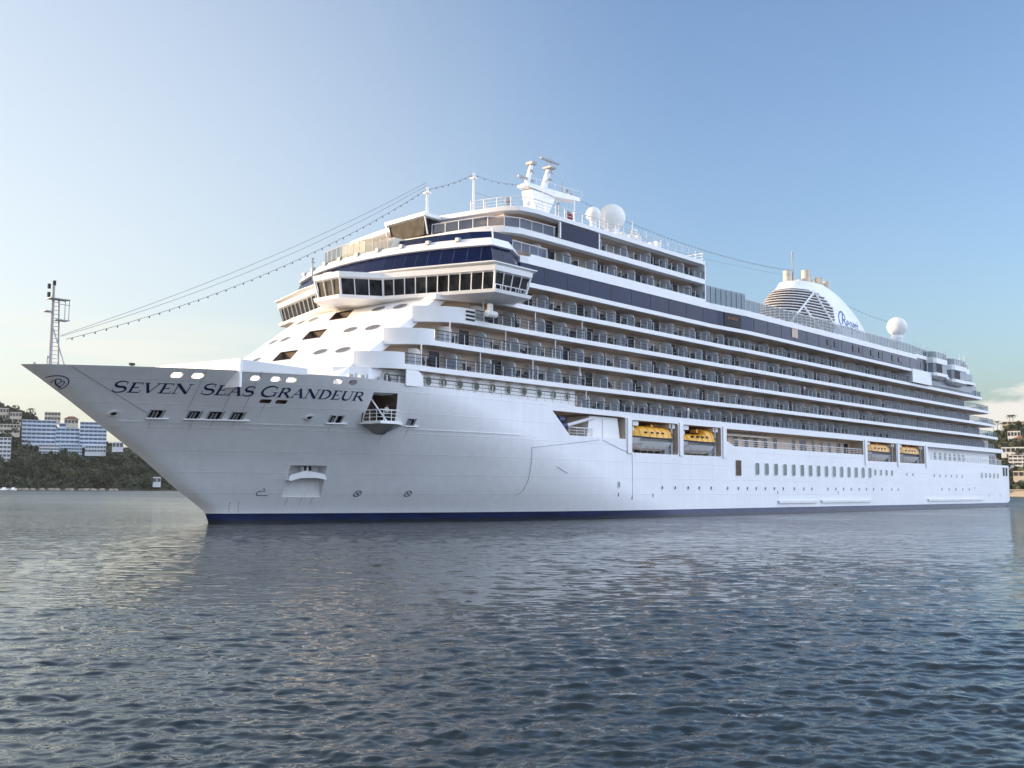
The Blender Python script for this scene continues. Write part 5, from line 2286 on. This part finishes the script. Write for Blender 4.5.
def frond_mesh(seed):
    r = random.Random(seed)
    b = MB()
    for k in range(15):
        a = k * 2.4 + r.uniform(-.2, .2)
        el = r.uniform(-.1, 1.0)
        pts = []
        for i in range(6):
            t = i / 5
            pts.append((Vector((cos(a), sin(a), 0)) * (3.4 * t * cos(el * .6)) + Vector((0, 0, 9 + 2.2 * t * sin(el) * 1.4 - 2.2 * t * t)), .55 * (1 - t * .8)))
        s = Vector((-sin(a), cos(a), 0))
        for i in range(5):
            (p0, w0), (p1, w1) = pts[i], pts[i + 1]
            b.add([p0 - s * w0 - Vector((0, 0, .15)), p0, p1, p1 - s * w1 - Vector((0, 0, .15))], [(0, 1, 2, 3)])
            b.add([p0 + s * w0 - Vector((0, 0, .15)), p0, p1, p1 + s * w1 - Vector((0, 0, .15))], [(0, 1, 2, 3)])
    return b.mesh('crown', [LEAF[1]])


b = MB()
b.tube([(0, 0, -1), (.25, 0, 4), (.0, 0, 9.1)], .26, 7, 0, .16)
PTRK = b.mesh('trunk', [BARK])
PCR = [frond_mesh(i) for i in range(3)]


def palm(px, d, left, sc, label, group=None, zadd=0):
    q = at(px, d)
    th = thing('palm_tree', (q.x, q.y, ground(px, d, left) + zadd), label, 'palm tree', group, random.uniform(0, 6))
    th.scale = (sc,) * 3
    link('trunk', PTRK, th, True)
    link('crown', PCR[random.randrange(3)], th, True)


# undergrowth: one mass of leaves over each hillside
def undergrowth(name, px0, px1, d0, d1, left, n, seed):
    r = np.random.default_rng(seed)
    b = MB()
    for i in range(n):
        px = px0 + (px1 - px0) * r.random()
        d = d0 + (d1 - d0) * r.random() ** 1.2
        q = at(px, d)
        q.z = ground(px, d, left) + abs(r.normal()) * 2.0
        u = Vector(r.normal(size=3)).normalized()
        v = u.cross(Vector(r.normal(size=3))).normalized()
        s = .7 + 1.1 * r.random()
        b.add([q - u * s - v * s, q + u * s - v * s, q + u * s + v * s, q - u * s + v * s], [(0, 1, 2, 3)], int(r.integers(3)))
    o = b.build(name, LEAF)
    tag(o, kind='stuff')


undergrowth('undergrowth', -60, 215, 886, 1130, True, 9000, 3)
undergrowth('undergrowth', 890, 1080, 700, 900, False, 4500, 4)

SHORE_GROUP = 'trees covering the slope left of the bow'
random.seed(11)
for i in range(150):
    px = random.uniform(-40, 190)
    d = 884 + 110 * random.random() ** .8
    if 18 < px < 112 and d > 962:
        continue
    tree(px, d, True, random.uniform(.8, 1.35) * (1 if px < 150 else .7), 'dark green tree in the dense wood on the slope left of the bow', SHORE_GROUP)
for px, d, s in ((-6, 1090, 1.7), (4, 1100, 1.5), (10, 1090, 1.45), (17, 1095, 1.3), (22, 1100, 1.2), (27, 1100, 1.35), (33, 1105, 1.1), (38, 1100, 1.05), (44, 1095, .9), (-14, 1080, 1.7), (54, 1110, .8), (66, 1100, .9), (60, 1110, .8)):
    tree(px, d, True, s, 'tall dark tree on the skyline above the cream houses at far left', 'skyline trees on the left hill')
palm(30, 1090, True, 1.3, 'single palm sticking up above the skyline trees on the left hill', None, 4)
random.seed(5)
for i in range(95):
    px = random.uniform(930, 1075)
    d = 700 + 190 * random.random()
    tree(px, d, False, random.uniform(.4, .75), 'dark green tree on the built-up hillside beyond the stern', 'trees on the hillside right of the stern')
for px, d, s, z in ((994, 850, .8, 3), (998, 855, .95, 3), (1002, 850, .75, 2), (1011, 858, 1.0, 4), (1014, 856, .95, 4)):
    palm(px, d, False, s, 'palm tree standing on the skyline beyond the stern', 'palms on the right skyline', z)

# --- buildings
BW = [mat('wall_white', (.66, .66, .66), .7, noise=.08, scale=.15), mat('wall_cream', (.58, .50, .39), .7, noise=.1, scale=.15), mat('wall_blue_white', (.52, .58, .66), .6, noise=.08, scale=.15)]
WINB = mat('window_blue', (.07, .11, .17), .3)
WIND = mat('window_dark', (.09, .09, .09), .3)
ROOFM = mat('roof_tile', (.30, .15, .10), .8, noise=.2, scale=.5)


def building(name, px0, px1, y0, y1, dist, label, floors, bays, wall, win, depth=10, cat='building', group=None, style='loggia', roof=None):
    """block facing the water: walls, a slab edge per storey, one window opening per bay"""
    a, c2 = at(px0, dist), at(px1, dist)
    zb, zt_ = zpix((px0 + px1) / 2, y1, dist), zpix((px0 + px1) / 2, y0, dist)
    ex = (c2 - a)
    w = ex.length
    ex.normalize()
    ey = Vector((-ex.y, ex.x, 0))
    if ey.dot(Vector((a.x, a.y, 0)) - Vector((CAM.x, CAM.y, 0))) < 0:
        ey = -ey
    th = thing(name, (a.x, a.y, zb), label, cat, group, atan2(ex.y, ex.x))
    h = zt_ - zb
    fh = h / floors
    b = MB()
    b.box(0, w, .9, depth, -2.5, h)
    b.box(0, w, 0, .9, -2.5, .02)
    b.build('wall', wall, th, local=True)
    b = MB()
    for f in range(floors):
        b.box(0, w, 0, .9, (f + 1) * fh - fh * .16, (f + 1) * fh)
        if style in ('loggia', 'band'):
            b.box(0, w, -.08, .05, f * fh, f * fh + fh * .30)
    for k in range(bays + 1):
        x = w * k / bays
        b.box(max(0, x - .18), min(w, x + .18), .06, .95, 0, h - .02)
    b.build('balcony_slab', wall, th, local=True)
    for f in range(floors):
        b = MB()
        for k in range(bays):
            gp = .12 if style == 'band' else .35
            x0_, x1_ = w * k / bays + gp, w * (k + 1) / bays - gp
            b.box(x0_, x1_, .8, .93, f * fh + .05, (f + 1) * fh - fh * .2)
        b.build('window_row', win, th, local=True)
    if roof:
        b = MB()
        b.prism_y([(-.6, h), (w + .6, h), (w * .7, h + 2.4), (w * .3, h + 2.4)], -.6, depth + .4)
        b.build('roof', roof, th, local=True)
    return th


building('hotel', 22, 56, 420, 444, 985, 'tall left wing of the long blue and white hillside hotel', 6, 7, BW[2], WINB, 16, 'hotel', None, 'band')
building('hotel', 56.3, 79.7, 428, 444, 987, 'low middle wing of the long blue and white hillside hotel', 4, 5, BW[2], WINB, 16, 'hotel', None, 'band')
building('hotel', 80, 107, 422, 445, 985, 'right wing of the long blue and white hillside hotel beside the stem', 6, 6, BW[2], WINB, 16, 'hotel', None, 'band')
building('hotel_annex', 40, 61, 444.5, 454, 970, 'stepped white terraces under the middle of the blue hotel', 3, 7, BW[0], WINB, 12, 'hotel', None, 'band')
building('hotel_annex', 61.3, 83, 444.5, 457, 972, 'longer white terraced annex right below the blue hotel', 4, 8, BW[2], WINB, 12, 'hotel', None, 'band')
building('hotel_annex', 86, 107, 445.5, 453, 974, 'plain white base block beneath the right wing of the hotel', 2, 7, BW[0], WINB, 12, 'hotel')
building('stair_tower', 59, 66, 423, 428, 988, 'small dome topped stair tower on the roof of the hotel', 1, 1, BW[2], WINB, 8, 'tower')
building('apartment_tower', -16, 12, 437, 466, 940, 'white and grey apartment tower with stacked balconies cut by the left edge', 7, 7, BW[0], WIND, 12, 'apartments')
building('house', -4, 8, 408, 420, 1040, 'cream house at the far left edge under the skyline trees', 2, 4, BW[1], WIND, 8, 'house')
building('house', 9, 21, 412, 424, 1035, 'cream house just left of the hotel roof', 2, 4, BW[1], WIND, 8, 'house')
building('house', 0, 20, 424, 434, 985, 'low cream terrace house left of the hotel', 2, 6, BW[1], WIND, 8, 'house')
building('house', 44, 60, 412, 421, 1045, 'pinkish cream villa standing above the middle of the hotel', 2, 5, BW[1], WIND, 8, 'house')
building('house', 64, 78, 419, 425, 1040, 'small tiled house on the ridge right of the pinkish villa', 1, 4, BW[1], WIND, 8, 'house', roof=ROOFM)
building('house', 113, 124, 442, 449, 965, 'small white house right of the hotel near the ship stem', 1, 3, BW[0], WIND, 8, 'house')
building('house', 155, 163, 477, 484, 884, 'little white boathouse on the shore beside the stem', 1, 2, BW[0], WIND, 6, 'house')
building('house', 1003, 1040, 421, 429, 850, 'cream hilltop house under the palms beyond the stern', 2, 7, BW[1], WIND, 8, 'house')
building('house', 1008, 1021, 431, 438, 800, 'small white house just below the cream hilltop house', 1, 4, BW[0], WIND, 8, 'house')
building('house', 1012, 1040, 439, 446, 800, 'pale tiled villa high on the hillside at the right edge', 1, 6, BW[1], WIND, 8, 'house', roof=ROOFM)
building('house', 1001, 1040, 447, 454, 765, 'long white roofed house level with the lifeboats beyond the stern', 1, 8, BW[0], WIND, 8, 'house')
building('house', 1008, 1040, 455, 466, 748, 'grey white apartment house low on the right hillside', 3, 7, BW[0], WIND, 8, 'house')
building('house', 1012, 1040, 471, 478, 715, 'low pale house above the shore at the right edge', 1, 5, BW[1], WIND, 6, 'house')
building('sea_wall', 1008, 1060, 489.5, 494.5, 694, 'sunlit cream sea wall on the shore at the right edge', 1, 1, BW[1], BW[1], 4, 'wall')

# rocks along the left shore
r = np.random.default_rng(9)
for i in range(16):
    px = 6 + i * 7.6 + r.normal() * 2
    d = 878 + r.random() * 2
    q = at(px, d)
    b = MB()
    w = 1.6 + 2.2 * r.random()
    pts = [[(w * (.9 + .3 * r.random()) * cos(a) * s, w * (.6 + .3 * r.random()) * sin(a) * s, z) for a in np.linspace(0, 2 * pi, 9)[:-1]] for s, z in ((1, -1.0), (1, .5), (.75, 1.2 + .6 * r.random()), (.3, 1.7))]
    b.loft(pts)
    o = b.build('shore_rock', ROCK)
    o.location = q
    tag(o, 'brown boulder at the water edge of the wooded shore left of the bow', 'rock', 'rocks along the left shore')
# small moored boats at the far left
for px, ln, lb in ((8, 7, 'tiny white motor boat moored nearest the left edge of the shore'), (17, 6, 'tiny white boat moored left of the rocks')):
    q = at(px, 872)
    th = thing('motor_boat', (q.x, q.y, 0), lb, 'boat', None, .3)
    b = MB()
    b.loft([[(-ln / 2, -1, 0), (-ln / 2, 1, 0), (-ln / 2, 1.1, 1), (-ln / 2, -1.1, 1)], [(ln * .2, -1, 0), (ln * .2, 1, 0), (ln * .2, 1.2, 1.1), (ln * .2, -1.2, 1.1)], [(ln / 2, -.1, .4), (ln / 2, .1, .4), (ln / 2, .1, 1.4), (ln / 2, -.1, 1.4)]])
    b.build('boat_hull', WHITE, th, local=True)
    b = MB()
    b.loft([[(-1.6, -.8, 1), (1, -.8, 1), (1, .8, 1), (-1.6, .8, 1)], [(-1.5, -.7, 2.1), (.4, -.7, 2.1), (.4, .7, 2.1), (-1.5, .7, 2.1)]])
    b.build('cabin', WHITE2, th, local=True)

# thin sea air between the quay and the far shores
hz = MB()
hz.box(-4700, 4700, -4700, 4700, -3.2, 110)
hm = bpy.data.materials.new('haze_air')
hm.use_nodes = True
ht = hm.node_tree
ht.nodes.clear()
ho = ht.nodes.new('ShaderNodeOutputMaterial')
hv = ht.nodes.new('ShaderNodeVolumePrincipled')
hv.inputs['Color'].default_value = (0.92, 0.94, 0.97, 1)
hv.inputs['Density'].default_value = 0.00004
ht.links.new(hv.outputs[0], ho.inputs['Volume'])
tag(hz.build('haze', hm), kind='stuff')
